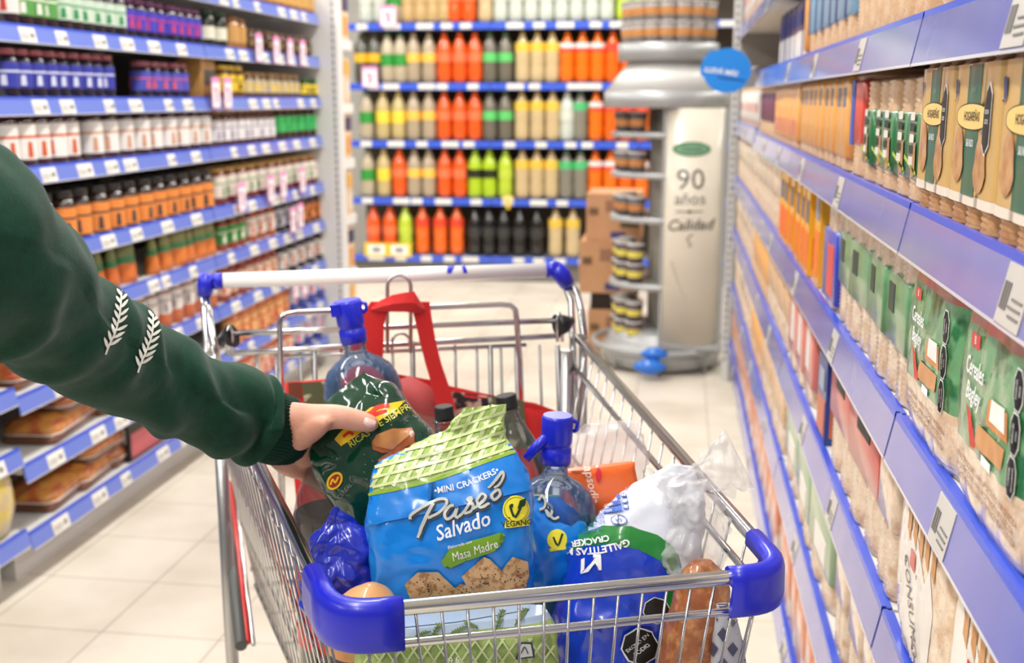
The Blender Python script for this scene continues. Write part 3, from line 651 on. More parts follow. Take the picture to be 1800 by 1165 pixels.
# round blue shelf sign
p0 = PX(1278, 125, XR-.07); p0 = PY(1278, 124, 3.92)
mb = MB(); d = Vector((CO.x-p0.x, CO.y-p0.y, 0)).normalized(); sx = Vector((-d.y, d.x, 0))
r_ = .078; ring = [p0+sx*(r_*cos(a))*-1+Vector((0, 0, r_*sin(a)*.93)) for a in [2*pi*k/40 for k in range(40)]]
ring = [p0+(q-p0)*(1 if not (-.2 < atan2((q-p0).z, -(q-p0).dot(sx)) < .95) else 1.12) for q in ring]
mb.loft([[q-d*.001 for q in ring], [q+d*.001 for q in ring]], mat('sign_blue', (38, 140, 228), .35, coat=.3), smooth=False)
sign = mb.build('shelf_sign', origin=p0); tag(sign, 'round blue shelf sign sticking out from the right hand shelving', 'sign')
P = Printer(mb); m2 = MB(); P.mb = m2; P.text('LLEVÁ MÁS', 1267, 126, 12, WHITEINK, -8, 2, .2, .03); P.put(stroke([(1262, 136), (1310, 142)], 3), C((20, 80, 160)), 2); child(m2, 'lettering', sign)
mb = MB(); mb.tube([PY(1318, 122, 3.92), PX(1332, 118, XR-.001)], .006, RAILCL, 6); child(mb, 'clip', sign)

# ------------------------------------------------------------------ right hand shelving goods
CRK = mat('cracker_beige', (224, 192, 156), .5, rgb2=(206, 164, 122), nscale=60., coat=.35, bump=.3, bscale=80.)
CRK2 = mat('cracker_brown', (196, 150, 104), .5, rgb2=(170, 118, 74), nscale=60., coat=.35, bump=.3, bscale=80.)
CRK3 = mat('cracker_pale', (236, 214, 188), .35, rgb2=(206, 168, 130), nscale=45., coat=.9, bump=1., bscale=70., thresh=(.45, .7))
def pack(w_, d_, h, cols, sl, z0, z1, crk=CRK, second=None, ridge=.0034, name='cracker_pack', tint=None):
    """w_ along the aisle (Y), d_ into the shelf (X), front face at x=0."""
    def f():
        mb = MB(); cw = w_/cols
        for c in range(cols):
            y0 = -w_/2+c*cw; n = max(6, int(h/.0065)); rings = []; r = min(cw, d_)*.28
            pts = []
            for (cx, cy, a0) in ((d_-r, y0+cw-r, 0), (r, y0+cw-r, 90), (r, y0+r, 180), (d_-r, y0+r, 270)):
                for k in range(3):
                    a = math.radians(a0+45*k); pts.append((cx, cy, cos(a), sin(a)))
            for i in range(n*2+1):
                z = h*i/(2*n); q = r-.0008-(ridge*.55 if i % 2 == 0 else 0)
                rings.append([(cx+q*a, cy+q*b, z) for cx, cy, a, b in pts])
            mb.loft(rings, crk)
        root = mb.build(name)
        mb = MB(); e = .0012; a, b = h*z0, h*z1
        mb.rbox(-e, d_+e, -w_/2-e, w_/2+e, a, b, .008, sl)
        if second:
            c2, f0, f1, s0, s1 = second
            mb.box(-e-.0009, -e+.001, -w_/2+w_*s0, -w_/2+w_*s1, a+(b-a)*f0, a+(b-a)*f1, c2)
            mb.box(d_*s0, d_*s1, -w_/2-e-.0009, -w_/2+.001, a+(b-a)*f0, a+(b-a)*f1, c2)
        kid(mb, 'wrapper', root)
        return root
    return f
def carton2(w_, d_, h, c1, c2, c3):
    def f():
        mb = MB(); mb.box(0, d_, -w_/2, w_/2, 0, h, c1); r = mb.build('cracker_carton')
        mb = MB(); mb.box(-.0012, 0, -w_/2+.008, w_/2-.008, h*.08, h*.5, c2); mb.box(.008, d_-.008, -w_/2-.0012, -w_/2, h*.08, h*.45, c2)
        mb.box(-.0018, -.0008, -w_/2+w_*.2, w_/2-w_*.2, h*.6, h*.85, c3); mb.box(d_*.3, d_*.7, -w_/2-.0018, -w_/2-.0008, h*.62, h*.8, c3); kid(mb, 'label', r); return r
    return f
XG = XR+.007
def yr(px, X=XG): return PX(px, 172, X).y
def rrow(key, builder, z, ya, yb, n, desc, cat, group, X=XG, jit=.004, rot=.04):
    rnd = random.Random(str((key, z, ya)))
    for k in range(n):
        y = ya+(yb-ya)*(k+.5)/n
        o = inst(key, builder, (X+rnd.uniform(0, jit), y, z+.001), rnd.uniform(-rot, rot))
        tag(o, '%s, %s from far end' % (desc, ORD[min(n-1-k, 19)]) if n > 1 else desc, cat, group if n > 1 else None)
GRN = mat('wrap_green', (40, 112, 62), .3, coat=.6); PGRN = mat('wrap_pale_green', (112, 160, 112), .3, coat=.6, rgb2=(60, 120, 74), nscale=14.)
KRAFT = mat('wrap_kraft', (206, 168, 104), .35, coat=.5); ORW = mat('wrap_orange', (240, 178, 92), .35, coat=.4, rgb2=(232, 150, 74), nscale=10.)
NAVY = C((30, 44, 120), .4, .4); RED = C((200, 60, 50), .35, .5); WHT = C((232, 226, 218), .4, .3); LBL = C((130, 176, 206), .4, .4); PUR = C((110, 50, 80), .4)
PINKR = C((214, 120, 110), .4, .5)
# shelf 2 (z 1.187): kraft packs, green packs, orange packs
z = 1.187
rrow('or1', pack(.07, .14, .155, 1, ORW, .12, .95, second=(C((120, 120, 130)), .62, .85, .25, .75)), z, 1.83, 2.58, 9, 'orange cracker pack on the shelf behind the red and blue pack', 'cracker pack', 'orange cracker packs', rot=.03)
rrow('or2', pack(.075, .14, .15, 1, ORW, .1, .9, second=(RED, .1, .4, .2, .8)), z, 2.61, 3.3, 8, 'orange and red cracker pack in the third right bay', 'cracker pack', 'far orange cracker packs')
rrow('pu1', pack(.08, .14, .14, 1, PUR, .3, .9), z, 3.32, 3.92, 6, 'purple and beige pack in the third right bay', 'cracker pack', 'purple cracker packs')
rrow('wh1', pack(.09, .14, .15, 1, WHT, .2, .9, second=(RED, .3, .6, .2, .7)), z, 3.95, 5.22, 11, 'pale pack with red mark at the far end of right shelving', 'cracker pack', 'pale packs on the farthest right bay')
rrow('rb1', pack(.09, .13, .145, 1, C((216, 70, 54), .35, .4), .3, .95, second=(C((30, 90, 180)), 0, 1, .72, 1.)), z, 1.70, 1.80, 1, 'red and blue cracker pack next to the green cereal mix packs', 'cracker pack', 'red and blue cracker pack')
def cereal_mix():
    r = pack(.078, .13, .135, 1, GRN, .16, .72, CRK)()
    mb = MB(); mb.add([(-.003, -.03, .03), (-.003, -.008, .025), (-.003, -.006, .06), (-.003, -.026, .066)], [(0, 1, 2, 3)], CRK2)
    mb.add([(-.003, -.037, .03), (-.003, .037, .045), (-.003, .037, .05), (-.003, -.037, .034)], [(0, 1, 2, 3)], C((170, 196, 70)))
    for k in range(5): mb.add([(-.0032, -.004+q[0], .088-k*.012+q[1]) for q in ((-.011, 0), (.014, 0), (.014, .009), (-.011, .009))], [(0, 1, 2, 3)], C((34, 44, 36)) if k % 2 else WHT)
    kid(mb, 'print', r); return r
rrow('cm', cereal_mix, z, 1.275, 1.68, 5, 'green sleeved cereal cracker pack on the middle right shelf', 'cracker pack', 'green sleeved cracker packs', rot=.03)
# kraft triple packs: built one by one so that the lettering sits on the face
def kraft_pack(y0, y1, z, label, n):
    w_ = y1-y0; h = .166; mb = MB(); cols = 3; cw = w_/cols; root = None
    X = XG-.004
    for c in range(cols):
        ya = y0+c*cw; r = cw*.34; d_ = .05; rings = []; pts = []
        for (cx, cy, a0) in ((X+d_-r, ya+cw-r, 0), (X+r, ya+cw-r, 90), (X+r, ya+r, 180), (X+d_-r, ya+r, 270)):
            for k in range(4):
                a = math.radians(a0+30*k); pts.append((cx, cy, cos(a), sin(a)))
        for i in range(61):
            zz = z+.001+h*i/60; q = r-(.0022 if i % 2 == 0 else 0); rings.append([(cx+q*a, cy+q*b, zz) for cx, cy, a, b in pts])
        rc = C((196, 70, 50), .4, .4)
        mb.loft(rings, CRK2, mfun=lambda i: rc if i in (8, 9) else CRK2)
    root = mb.build('cracker_pack', origin=(X+.025, (y0+y1)/2, z+.001)); tag(root, label, 'cracker pack', 'kraft paper triple cracker packs')
    mb = MB(); e = .0015; za, zb2 = z+.03, z+.142
    prof = []
    for c in range(cols):
        for k in range(7):
            t = k/6; prof.append((X-e+.0012*(2*t-1)**2, y0+c*cw+cw*t))
    prof = [(X+.05, y0-e), (X+.012, y0-e)]+prof+[(X+.012, y1+e), (X+.05, y1+e)]
    mb.loft([[(a, b, zz) for a, b in prof] for zz in (za, za+.04, za+.08, zb2)], KRAFT, closed=False, cap=False)
    mb.loft([[(a-.0004, b, zz) for a, b in prof] for zz in (za-.008, za+.0005)], C((226, 214, 200), .4), closed=False, cap=False)
    wr = child(mb, 'wrapper', root)
    P = Printer(mb, 3.5); m2 = MB(); P.mb = m2
    def Q(fy, fz):   # face coordinates -> pixels
        return proj((X-e, y1-(y1-y0)*fy, za+(zb2-za)*fz))
    def quad(a, b, c, d, m, l): P.put(poly([Q(a, b), Q(c, b), Q(c, d), Q(a, d)]), m, l)
    TG = C((36, 96, 76), .4, .3)
    P.put(poly([Q(.33, 0), Q(.62, 0), Q(.62, 1), Q(.33, 1)]), TG, 1)
    P.put(poly([Q(.5+.36*cos(t)-.02, .60+.105*(abs(sin(t))**.7*(1 if sin(t) > 0 else -1))) for t in [2*pi*k/24 for k in range(24)]]), C((40, 50, 40)), 2)
    P.put(poly([Q(.5+.34*cos(t)-.02, .60+.095*(abs(sin(t))**.7*(1 if sin(t) > 0 else -1))) for t in [2*pi*k/24 for k in range(24)]]), C((232, 196, 120)), 3)
    def ftext(st, fy, fz, hf, m, l=4, rotv=False, bold=0., sx=1.):
        vs, fs = text2d(st, 1, 0, bold)
        ww = max(v[0] for v in vs)-min(v[0] for v in vs)
        if rotv: P.put(([Q(fy-v[1]*hf*(zb2-za)/(y1-y0), fz+v[0]*hf*sx) for v in vs], fs), m, l)
        else: P.put(([Q(fy+v[0]*hf*sx*(zb2-za)/(y1-y0), fz+v[1]*hf) for v in vs], fs), m, l)
    ftext('HOGAREÑAS', .48, .60, .10, C((40, 50, 36)), sx=.8, bold=.01)
    ftext('SALVADO', .48, .40, .08, WHITEINK, sx=.62, bold=.01)
    ftext('CRACKERS', .48, .80, .05, C((110, 140, 60)), sx=.5)
    oc = [(.80, .32), (.88, .40), (.88, .78), (.82, .86), (.77, .80), (.73, .64), (.73, .40)]
    P.put(poly([Q(a, b) for a, b in oc]), WHITEINK, 3); P.put(poly([Q(.805+(a-.805)*.86, .59+(b-.59)*.93) for a, b in oc]), INK, 4)
    ftext('EXCESO EN', .81, .64, .045, WHITEINK, 5, sx=.45); ftext('SODIO', .81, .57, .05, WHITEINK, 5, sx=.6)
    ftext('INGREDIENTES: HARINA DE TRIGO, SALVADO, ACEITE', .95, .45, .028, GREYINK, 4, True)
    for (fy, fz) in ((.22, .3), (.72, .26)):
        P.put(poly([Q(fy+.11*cos(t)*(1 if sin(t) > -.3 else 1.3), fz+.22*sin(t)) for t in [2*pi*k/16 for k in range(16)]]), CRK2, 3)
    P.put(poly([Q(.06+.05*cos(t), .8+.09*sin(t)) for t in [2*pi*k/16 for k in range(16)]]), C((34, 52, 110)), 3)
    child(m2, 'print', wr)
kraft_pack(1.118, 1.262, z, 'kraft cracker pack beside the shelf break, farthest of the three', 0)
kraft_pack(.958, 1.112, z, 'kraft cracker pack with complete black warning octagon, middle of the three', 1)
kraft_pack(.80, .952, z, 'kraft cracker pack with green stripe cut by the right photo edge', 2)
# a side badge on the first pack
p1 = Vector((XG+.02, 1.065, z))
# shelf 1 (z 1.385)
z = 1.385
rrow('nb', carton2(.10, .12, .15, NAVY, WHT, C((40, 60, 150))), z, 2.7, 3.6, 8, 'navy carton with white foot set back on the upper right shelf', 'carton', 'navy cartons', X=XG+.03)
rrow('oy', pack(.05, .12, .2, 1, ORW, .05, .95), z, 2.50, 2.585, 1, 'tall orange pack at the start of the second right bay', 'cracker pack', 'tall orange pack')
rrow('lb', pack(.10, .13, .2, 1, LBL, .2, .95, second=(NAVY, 0, 1, .8, 1)), z, 1.85, 2.49, 6, 'pale blue cracker pack with navy edge on the upper right shelf', 'cracker pack', 'pale blue cracker packs')
rrow('bg', pack(.11, .13, .19, 2, CRK3, .55, .95), z, 1.29, 1.83, 5, 'clear wrapped beige cracker pack on the upper right shelf', 'cracker pack', 'clear wrapped packs, upper shelf')
rrow('bg', pack(.11, .13, .19, 2, CRK3, .55, .95), z, .78, 1.25, 4, 'clear wrapped beige cracker pack above the kraft packs', 'cracker pack', 'clear wrapped packs above the kraft packs')
# shelf 0 goods far away
rrow('wh0', pack(.09, .14, .18, 1, WHT, .2, .9, second=(RED, .3, .6, .2, .7)), 1.60, 2.7, 5.2, 18, 'white pack with red mark on the highest right shelf', 'cracker pack', 'white packs on the highest right shelf')
# shelf 3 (z .955)
z = .955
rrow('bgA', pack(.12, .14, .17, 2, CRK3, .5, .98, CRK3), z, 3.95, 5.2, 9, 'clear wrapped beige pack on the fourth shelf of the farthest bay', 'cracker pack', 'far beige packs, fourth shelf')
rrow('bgA', pack(.12, .14, .17, 2, CRK3, .5, .98, CRK3), z, 3.0, 3.92, 7, 'clear wrapped beige pack on the fourth shelf of the third bay', 'cracker pack', 'beige packs, fourth shelf of third bay')
ORC = C((244, 176, 40), .35, .4)
rrow('oc', carton2(.09, .1, .17, ORC, C((226, 110, 40)), C((110, 110, 120))), z, 2.62, 2.98, 3, 'yellow orange carton on the fourth right shelf', 'carton', 'yellow orange cartons')
rrow('oc', carton2(.09, .1, .17, ORC, C((226, 110, 40)), C((110, 110, 120))), z, 2.27, 2.56, 3, 'yellow orange carton near the break of second and third bay', 'carton', 'yellow orange cartons, second bay')
rrow('oc2', carton2(.075, .10, .205, ORC, C((232, 120, 30)), C((150, 150, 160))), z, 2.13, 2.22, 1, 'tall orange carton with grey square standing out on the fourth right shelf', 'carton', 'tall orange carton')
rrow('bl', pack(.14, .13, .18, 1, C((44, 60, 176), .3, .5), .05, .72, CRK3, second=(C((210, 80, 70)), .1, .8, .15, .6)), z, 1.88, 2.02, 1, 'blue pack with red picture on the fourth right shelf', 'cracker pack', 'blue and red pack')
rrow('gw', pack(.15, .14, .19, 2, PGRN, .3, .75, CRK3, second=(C((50, 60, 52)), .45, .85, .55, .8)), z, 1.29, 1.86, 4, 'beige pack with green and white sleeve before the large green packs', 'cracker pack', 'green and white sleeved packs')
GB = mat('cereal_film', (104, 156, 108), .25, coat=.8, rgb2=(34, 104, 56), nscale=18., thresh=(.5, .56), bump=.5, bscale=70.)
def bag_pack(y0, y1, z, label):
    X = XG-.006; h = .185; w_ = y1-y0; mb = MB(); rings = []
    for i in range(46):
        t = i/45; zz = z+.001+h*t; pts = []
        bul = .012*sin(pi*min(1, max(0, (t-.02)/.96)))**.5
        for j in range(25):
            s = j/24; y = y1-(w_)*s; wv = noise.noise(Vector((y*60, zz*22, 3)))*.0028+noise.noise(Vector((y*140, zz*60, 8)))*.0012
            ed = .012*(abs(2*s-1)**6)
            pts.append((X+.008-bul+ed+wv+(.0016*sin(i*pi) if 0 else 0), y, zz))
        pts += [(X+.1, y0, zz), (X+.1, y1, zz)]
        rings.append(pts)
    G0 = C((38, 120, 60), .3, .6); TOPC = mat('cracker_top_brown', (150, 110, 90), .35, coat=.7, rgb2=(196, 90, 76), nscale=40.)
    mb.loft(rings, None, mfun=lambda i: CRK3 if i < 15 else (GB if i < 39 else TOPC))
    root = mb.build('cereal_pack', origin=(X+.05, (y0+y1)/2, z+.001)); tag(root, label, 'cracker pack', 'large green cereal packs')
    P = Printer(mb, 3.5); m2 = MB(); P.mb = m2
    def Q(fy, fz): return proj((X-.003, y1-w_*fy, z+h*(.33+fz*.53)))
    def T(st, fy, fz, hf, m, l=3, rotv=False, bold=0., sx=1., sh=0.):
        vs, fs = text2d(st, 1, sh, bold); k = h*.53/w_
        P.put(([Q(fy-v[1]*hf*k, fz+v[0]*hf*sx) if rotv else Q(fy+v[0]*hf*sx*k, fz+v[1]*hf) for v in vs], fs), m, l)
    def pg(pts, m, l=2): P.put(poly([Q(a, b) for a, b in pts]), m, l)
    T('Cereales', .36, .68, .22, WHITEINK, sx=.72, sh=.25, bold=.015); T('Bagley', .36, .47, .22, WHITEINK, sx=.8, sh=.25, bold=.015)
    pg([(.28, .86), (.40, .86), (.40, .98), (.28, .98)], RED, 2); T('B', .34, .92, .1, WHITEINK, 3)
    pg([(.55, .34), (.82, .36), (.80, .58), (.57, .56)], C((206, 140, 84)), 2); pg([(.60, .40), (.79, .41), (.77, .60), (.61, .58)], C((236, 232, 226)), 3)
    pg([(.42, .08), (.78, .12), (.80, .30), (.46, .28)], C((206, 150, 100)), 2); pg([(.28, .36), (.36, .30), (.46, .06), (.38, .04)], C((210, 60, 50)), 3)
    pg([(.54, .0), (.66, 0), (.66, .08), (.54, .08)], WHITEINK, 3)
    for k in range(3):
        cy_ = .82-.33*k; oc = [(.875, cy_-.16), (.925, cy_-.16), (.955, cy_-.08), (.955, cy_+.08), (.925, cy_+.16), (.875, cy_+.16), (.85, cy_+.08), (.85, cy_-.08)]
        pg(oc, C((230, 230, 226)), 3); pg([(.9025+(a-.9025)*.82, cy_+(b-cy_)*.92) for a, b in oc], INK, 4)
        T(('EXCESO EN', 'EXCESO EN', 'CONTIENE')[k], .89, cy_, .045, WHITEINK, 5, True, .0, .62); T(('GRASAS', 'SODIO', 'EDULCORANTES')[k], .925, cy_, .04, WHITEINK, 5, True, .0, .6)
    # printed strip on the clear foot
    def Q2(fy, fz): return proj((X-.003, y1-w_*fy, z+h*.33*fz))
    vs, fs = text2d('INFORMACION NUTRICIONAL  HARINA DE TRIGO ENRIQUECIDA', 1, 0)
    for q in range(3): P.put(([Q2(.5+v[0]*.034*(1 if q != 1 else .93), .78-.12*q+v[1]*.12) for v in vs], fs), C((150, 90, 60)), 2)
    child(m2, 'print', root)
bag_pack(1.035, 1.260, z, 'large green cereal cracker pack, left of the two lettered ones')
bag_pack(.805, 1.028, z, 'large green cereal cracker pack with three black octagons, right of the two lettered ones')

# shelf 4 (z .722)
z = .722
rrow('bgA', pack(.12, .14, .17, 2, CRK3, .5, .98, CRK3), z, 3.95, 5.2, 9, 'clear wrapped beige pack on the fifth shelf of the farthest bay', 'cracker pack', 'far beige packs, fifth shelf')
rrow('orp', pack(.11, .14, .17, 2, ORW, .3, .9, CRK), z, 3.3, 3.9, 5, 'orange and beige pack on the fifth right shelf', 'cracker pack', 'orange beige packs, fifth shelf')
rrow('bgB', pack(.13, .14, .165, 2, CRK, .4, .98, CRK3), z, 2.63, 3.28, 5, 'tan wrapped pack on the fifth right shelf of the third bay', 'cracker pack', 'tan packs, fifth shelf')
rrow('pkr', pack(.16, .14, .18, 1, PINKR, .2, .95, CRK3, second=(WHT, .2, .8, .3, .7)), z, 2.14, 2.56, 3, 'pinkish pack on the fifth right shelf beside the blue carton', 'cracker pack', 'pinkish packs, fifth shelf')
rrow('blc', carton2(.10, .1, .145, C((30, 60, 140), .35, .3), C((196, 110, 80)), C((150, 160, 180))), z, 1.90, 2.02, 1, 'blue carton standing out on the fifth right shelf', 'carton', 'blue carton')
rrow('rdp', pack(.22, .14, .175, 2, C((196, 44, 34), .3, .6), .45, .98, CRK3, second=(INK, .6, .9, .3, .7)), z, 1.40, 1.86, 2, 'red topped pack on the fifth right shelf', 'cracker pack', 'red topped packs, fifth shelf')
rrow('bgC', pack(.10, .14, .165, 2, CRK3, .5, .98, CRK3), z, 1.285, 1.39, 1, 'clear wrapped beige pack left of the brown edged one', 'cracker pack', 'beige packs, fifth shelf near break', rot=.01)
def consino(y0, y1, z, label):
    X = XG-.004; h = .19; w_ = y1-y0; mb = MB(); rings = []
    for i in range(30):
        t = i/29; zz = z+.001+h*t; pts = []
        for j in range(21):
            s = j/20; y = y1-w_*s; wv = noise.noise(Vector((y*70, zz*20, 5)))*.003
            pts.append((X+.006-.01*sin(pi*t)**.5+.01*abs(2*s-1)**5+wv, y, zz))
        pts += [(X+.1, y0, zz), (X+.1, y1, zz)]; rings.append(pts)
    mb.loft(rings, CRK3); root = mb.build('bread_pack', origin=(X+.05, (y0+y1)/2, z+.001)); tag(root, label, 'bread pack', 'white labelled bread packs')
    P = Printer(mb, 3.5); m2 = MB(); P.mb = m2
    def Q(fy, fz): return proj((X-.003, y1-w_*fy, z+h*fz))
    def pg(pts, m, l=2): P.put(poly([Q(a, b) for a, b in pts]), m, l)
    pg([(.12, 0), (.8, 0), (.86, .55), (.76, .74), (.68, .62), (.56, .72), (.46, .84), (.36, .74), (.26, .9), (.18, .78)], C((228, 222, 214), .35, .5), 1)
    for k in range(5): pg([(.3+.12*k, .74+.02*(k % 2)), (.37+.12*k, .70), (.39+.12*k, .99), (.33+.12*k, .99)], mat('breadstick', (196, 146, 96), .5), 2)
    pg([(.40, .58), (.50, .58), (.50, .68), (.40, .68)], RED, 3)
    vs, fs = text2d('CONSUMO', 1, 0); P.put(([Q(.48+v[1]*.14*1.0-.02+v[0]*.06, .38-v[0]*.085+v[1]*.05) for v in vs], fs), GREYINK, 3)
    vs, fs = text2d('PAN DE MESA', 1, 0); P.put(([Q(.34+v[0]*.04, .14+v[1]*.05) for v in vs], fs), GREYINK, 3)
    child(m2, 'label', root)
consino(1.0, 1.235, z, 'clear bread pack with white label below the wide lavender rail, left one')
consino(.775, .99, z, 'clear bread pack with white label below the rail, cut by the right photo edge')
# shelf 5 and base
z = .475
rrow('bgA', pack(.12, .14, .17, 2, CRK3, .5, .98, CRK3), z, 3.95, 5.2, 9, 'clear wrapped beige pack on the sixth shelf of the farthest bay', 'cracker pack', 'far beige packs, sixth shelf')
rrow('orp', pack(.11, .14, .17, 2, ORW, .3, .9, CRK), z, 3.3, 3.9, 5, 'orange and beige pack on the sixth right shelf', 'cracker pack', 'orange beige packs, sixth shelf')
rrow('bgB', pack(.13, .14, .165, 2, CRK, .4, .98, CRK3), z, 2.63, 3.28, 5, 'tan wrapped pack on the sixth right shelf of the third bay', 'cracker pack', 'tan packs, sixth shelf')
rrow('gpl', pack(.24, .14, .17, 2, C((150, 176, 140), .3, .5), .3, .95, CRK3, second=(WHT, .1, .5, .2, .7)), z, 1.75, 2.56, 3, 'beige pack with pale green sleeve on the sixth right shelf', 'cracker pack', 'pale green sleeved packs, sixth shelf')
rrow('bgC', pack(.16, .14, .165, 2, CRK3, .5, .98, CRK3), z, 1.29, 1.72, 3, 'clear wrapped beige pack near the sixth shelf break', 'cracker pack', 'beige packs near the sixth shelf break', rot=.01)
rrow('bgC', pack(.16, .14, .165, 2, CRK3, .5, .98, CRK3), z, .95, 1.25, 2, 'clear wrapped beige pack on the sixth shelf of nearest bay', 'cracker pack', 'beige packs on the nearest sixth shelf', rot=.01)
z = .205
BRN = mat('wrap_brownish', (200, 120, 84), .35, coat=.5, rgb2=(226, 214, 204), nscale=9., thresh=(.45, .55))
rrow('bn', pack(.13, .13, .15, 1, BRN, .1, .95, CRK3), z, 3.95, 5.2, 9, 'white and brown pack on the bottom shelf of the farthest bay', 'cracker pack', 'far brown packs, bottom shelf')
rrow('bn', pack(.13, .13, .15, 1, BRN, .1, .95, CRK3), z, 2.65, 3.9, 9, 'white and brown pack on the bottom shelf of the third bay', 'cracker pack', 'brown packs, bottom shelf of third bay')
rrow('bn', pack(.13, .13, .15, 1, BRN, .1, .95, CRK3), z, 1.75, 2.57, 6, 'white and brown pack on the bottom shelf of the second bay', 'cracker pack', 'brown packs, bottom shelf of second bay')
# ------------------------------------------------------------------ shopping cart
FL = Vector((-.287, .889, .86)); FR = Vector((.108, 1.036, .86)); BR = Vector((-.164, 1.89, .90)); BL = Vector((-.745, 1.68, .90))
AX = (FR-FL).normalized(); BK = Vector((-AX.y, AX.x, 0))
cart = tag(empty('shopping_cart', ((FL+BR)/2)*Vector((1, 1, 0)) if False else Vector(((FL.x+BR.x)/2, (FL.y+BR.y)/2, 0))), 'chrome wire shopping cart with blue corner bumpers and white push handle', 'shopping cart')
def L(a, b, t): return a+(b-a)*t
BZF, BZB = .56, .50
inn = .045
bFL = FL+AX*inn+BK*.03+Vector((0, 0, BZF-.86)); bFR = FR-AX*inn+BK*.03+Vector((0, 0, BZF-.86))
bBL = BL+AX*(inn+.02)+Vector((0, 0, BZB-.90)); bBR = BR-AX*(inn+.02)+Vector((0, 0, BZB-.90))
def corner(p, q, r, rad=.03, n=4):      # rounded corner at q
    a = q+(p-q).normalized()*rad; b = q+(r-q).normalized()*rad
    return [(1-t)**2*a+2*t*(1-t)*q+t*t*b for t in [k/n for k in range(n+1)]]
def wire(pts, r, m=CHROME, n=6): mb.tube(pts, r, m, n)
# top rim: one bent tube
mb = MB(); wire([BL]+corner(BL, FL, FR)+corner(FL, FR, BR)+[BR], .0072, n=12); child(mb, 'rim', cart)
# lower rails that wrap the basket
def ringpts(t, out=.0):
    a, b, c_, d_ = L(FL, bFL, t), L(FR, bFR, t), L(BR, bBR, t), L(BL, bBL, t)
    return [d_]+corner(d_, a, b)+corner(a, b, c_)+[c_]
mb = MB(); wire(ringpts(.12), .0042, n=8); child(mb, 'side_rail', cart)
mb = MB(); wire(ringpts(.45), .0032); child(mb, 'side_rail', cart)
mb = MB(); wire(ringpts(.72), .0032); child(mb, 'side_rail', cart)
mb = MB(); wire([bBL]+corner(bBL, bFL, bFR)+corner(bFL, bFR, bBR)+[bBR, bBL], .0045); child(mb, 'bottom_frame', cart)
def panel(a0, a1, b0, b1, n, name, out):
    global mb
    mb = MB()
    for k in range(1, n):
        t = k/n; mb.tube([L(a0, a1, t)+out*.003, L(b0, b1, t)+out*.002], .0014 if n > 20 else .0015, CHROME, 5)
    return child(mb, name, cart)
panel(FL, FR, bFL, bFR, 18, 'front_wires', -BK); panel(FL, BL, bFL, bBL, 22, 'side_wires', -AX); panel(FR, BR, bFR, bBR, 18, 'side_wires', AX)
mb = MB()
for k in range(1, 16):
    t = k/16; mb.tube([L(bFL, bFR, t), L(bBL, bBR, t)], .0016, CHROME, 5)
for k in range(1, 7):
    t = k/7; mb.tube([L(bFL, bBL, t)-Vector((0, 0, .004)), L(bFR, bBR, t)-Vector((0, 0, .004))], .0025, CHROME, 5)
child(mb, 'basket_floor', cart)
# blue corner bumpers: hollow L shaped shells
def bumper(q, p, r, la, lb, label):
    """q corner; arms towards p (length la) and r (length lb)"""
    mb = MB(); u = (p-q).normalized(); v = (r-q).normalized(); o = -(u+v).normalized()
    path = [q+u*la]; cc = corner(p, q, r, .038, 8); path += cc+[q+v*lb]
    z0, z1 = -.037, .010; rings = []
    for i, c_ in enumerate(path):
        if i == 0: n_ = Vector((u.y, -u.x, 0))
        elif i == len(path)-1: n_ = Vector((v.y, -v.x, 0))
        else:
            t_ = (path[min(i+1, len(path)-1)]-path[i-1]); n_ = Vector((t_.y, -t_.x, 0))
        n_.z = 0; n_.normalize()
        if n_.dot(o) < 0: n_ = -n_
        prof = [(-.009, z1-.016), (-.009, z1-.004), (-.004, z1), (.004, z1), (.0095, z1-.004), (.0115, z1-.012), (.012, z0+.012), (.0105, z0+.002), (.009, z0), (.004, z0), (.004, z0+.006), (.0095, z1-.016)]
        rings.append([c_+n_*a+Vector((0, 0, b)) for a, b in prof])
    mb.loft(rings, BLUEP); return child(mb, 'corner_bumper', cart, label)
bumper(FL, BL, FR, .085, .060, 'blue plastic corner bumper on the left'); bumper(FR, FL, BR, .056, .078, 'blue plastic corner bumper on the right')
# handle
hn = Vector((AX.y, -AX.x, 0))
H0 = Vector((-.772, 1.781, 1.0)); H1 = Vector((-.206, 1.993, 1.0))
HL = PP(392, 493, H0, hn); HR = PP(958, 475, H0, hn); JL = PP(362, 495, H0, hn); JR = PP(985, 472, H0, hn)
mb = MB(); mb.tube([HL, HR], .0132, WHITEP, 20)
P = Printer(mb); hb = child(mb, 'push_handle', cart, 'white plastic push handle')
m2 = MB(); P.mb = m2
P.grid = 4; P.put(poly([(786, 468), (800, 468), (796, 474), (793, 480), (786, 480)]), BLUEP, 2); P.put(poly([(811, 467), (818, 467), (822, 480), (815, 480)]), BLUEP, 2)
child(m2, 'print', hb)
mb = MB(); mb.tube([HL-AX*.001, JL+AX*.012], .0138, BLUEP, 16); mb.tube([JL+AX*.012, JL, PP(360, 480, JL, hn), PP(366, 518, JL, hn)], [.0136, .0138, .0136, .0125], BLUEP, 14) if False else mb.tube([PP(366, 482, JL, hn), PP(362, 500, JL, hn), PP(360, 520, JL, hn)], [.013, .0145, .0115], BLUEP, 14)
child(mb, 'handle_joint', cart, 'blue plastic handle joint on the left')
mb = MB(); mb.tube([HR+AX*.001, JR-AX*.004], .0140, BLUEP, 16); mb.tube([PP(974, 470, JR, hn), PP(988, 484, JR, hn), PP(998, 500, JR, hn)], [.0150, .0165, .014], BLUEP, 14)
child(mb, 'handle_joint', cart, 'blue plastic handle joint on the right')
def gp(px, py, off=0.): return PP(px, py, BL+BK*off, hn)
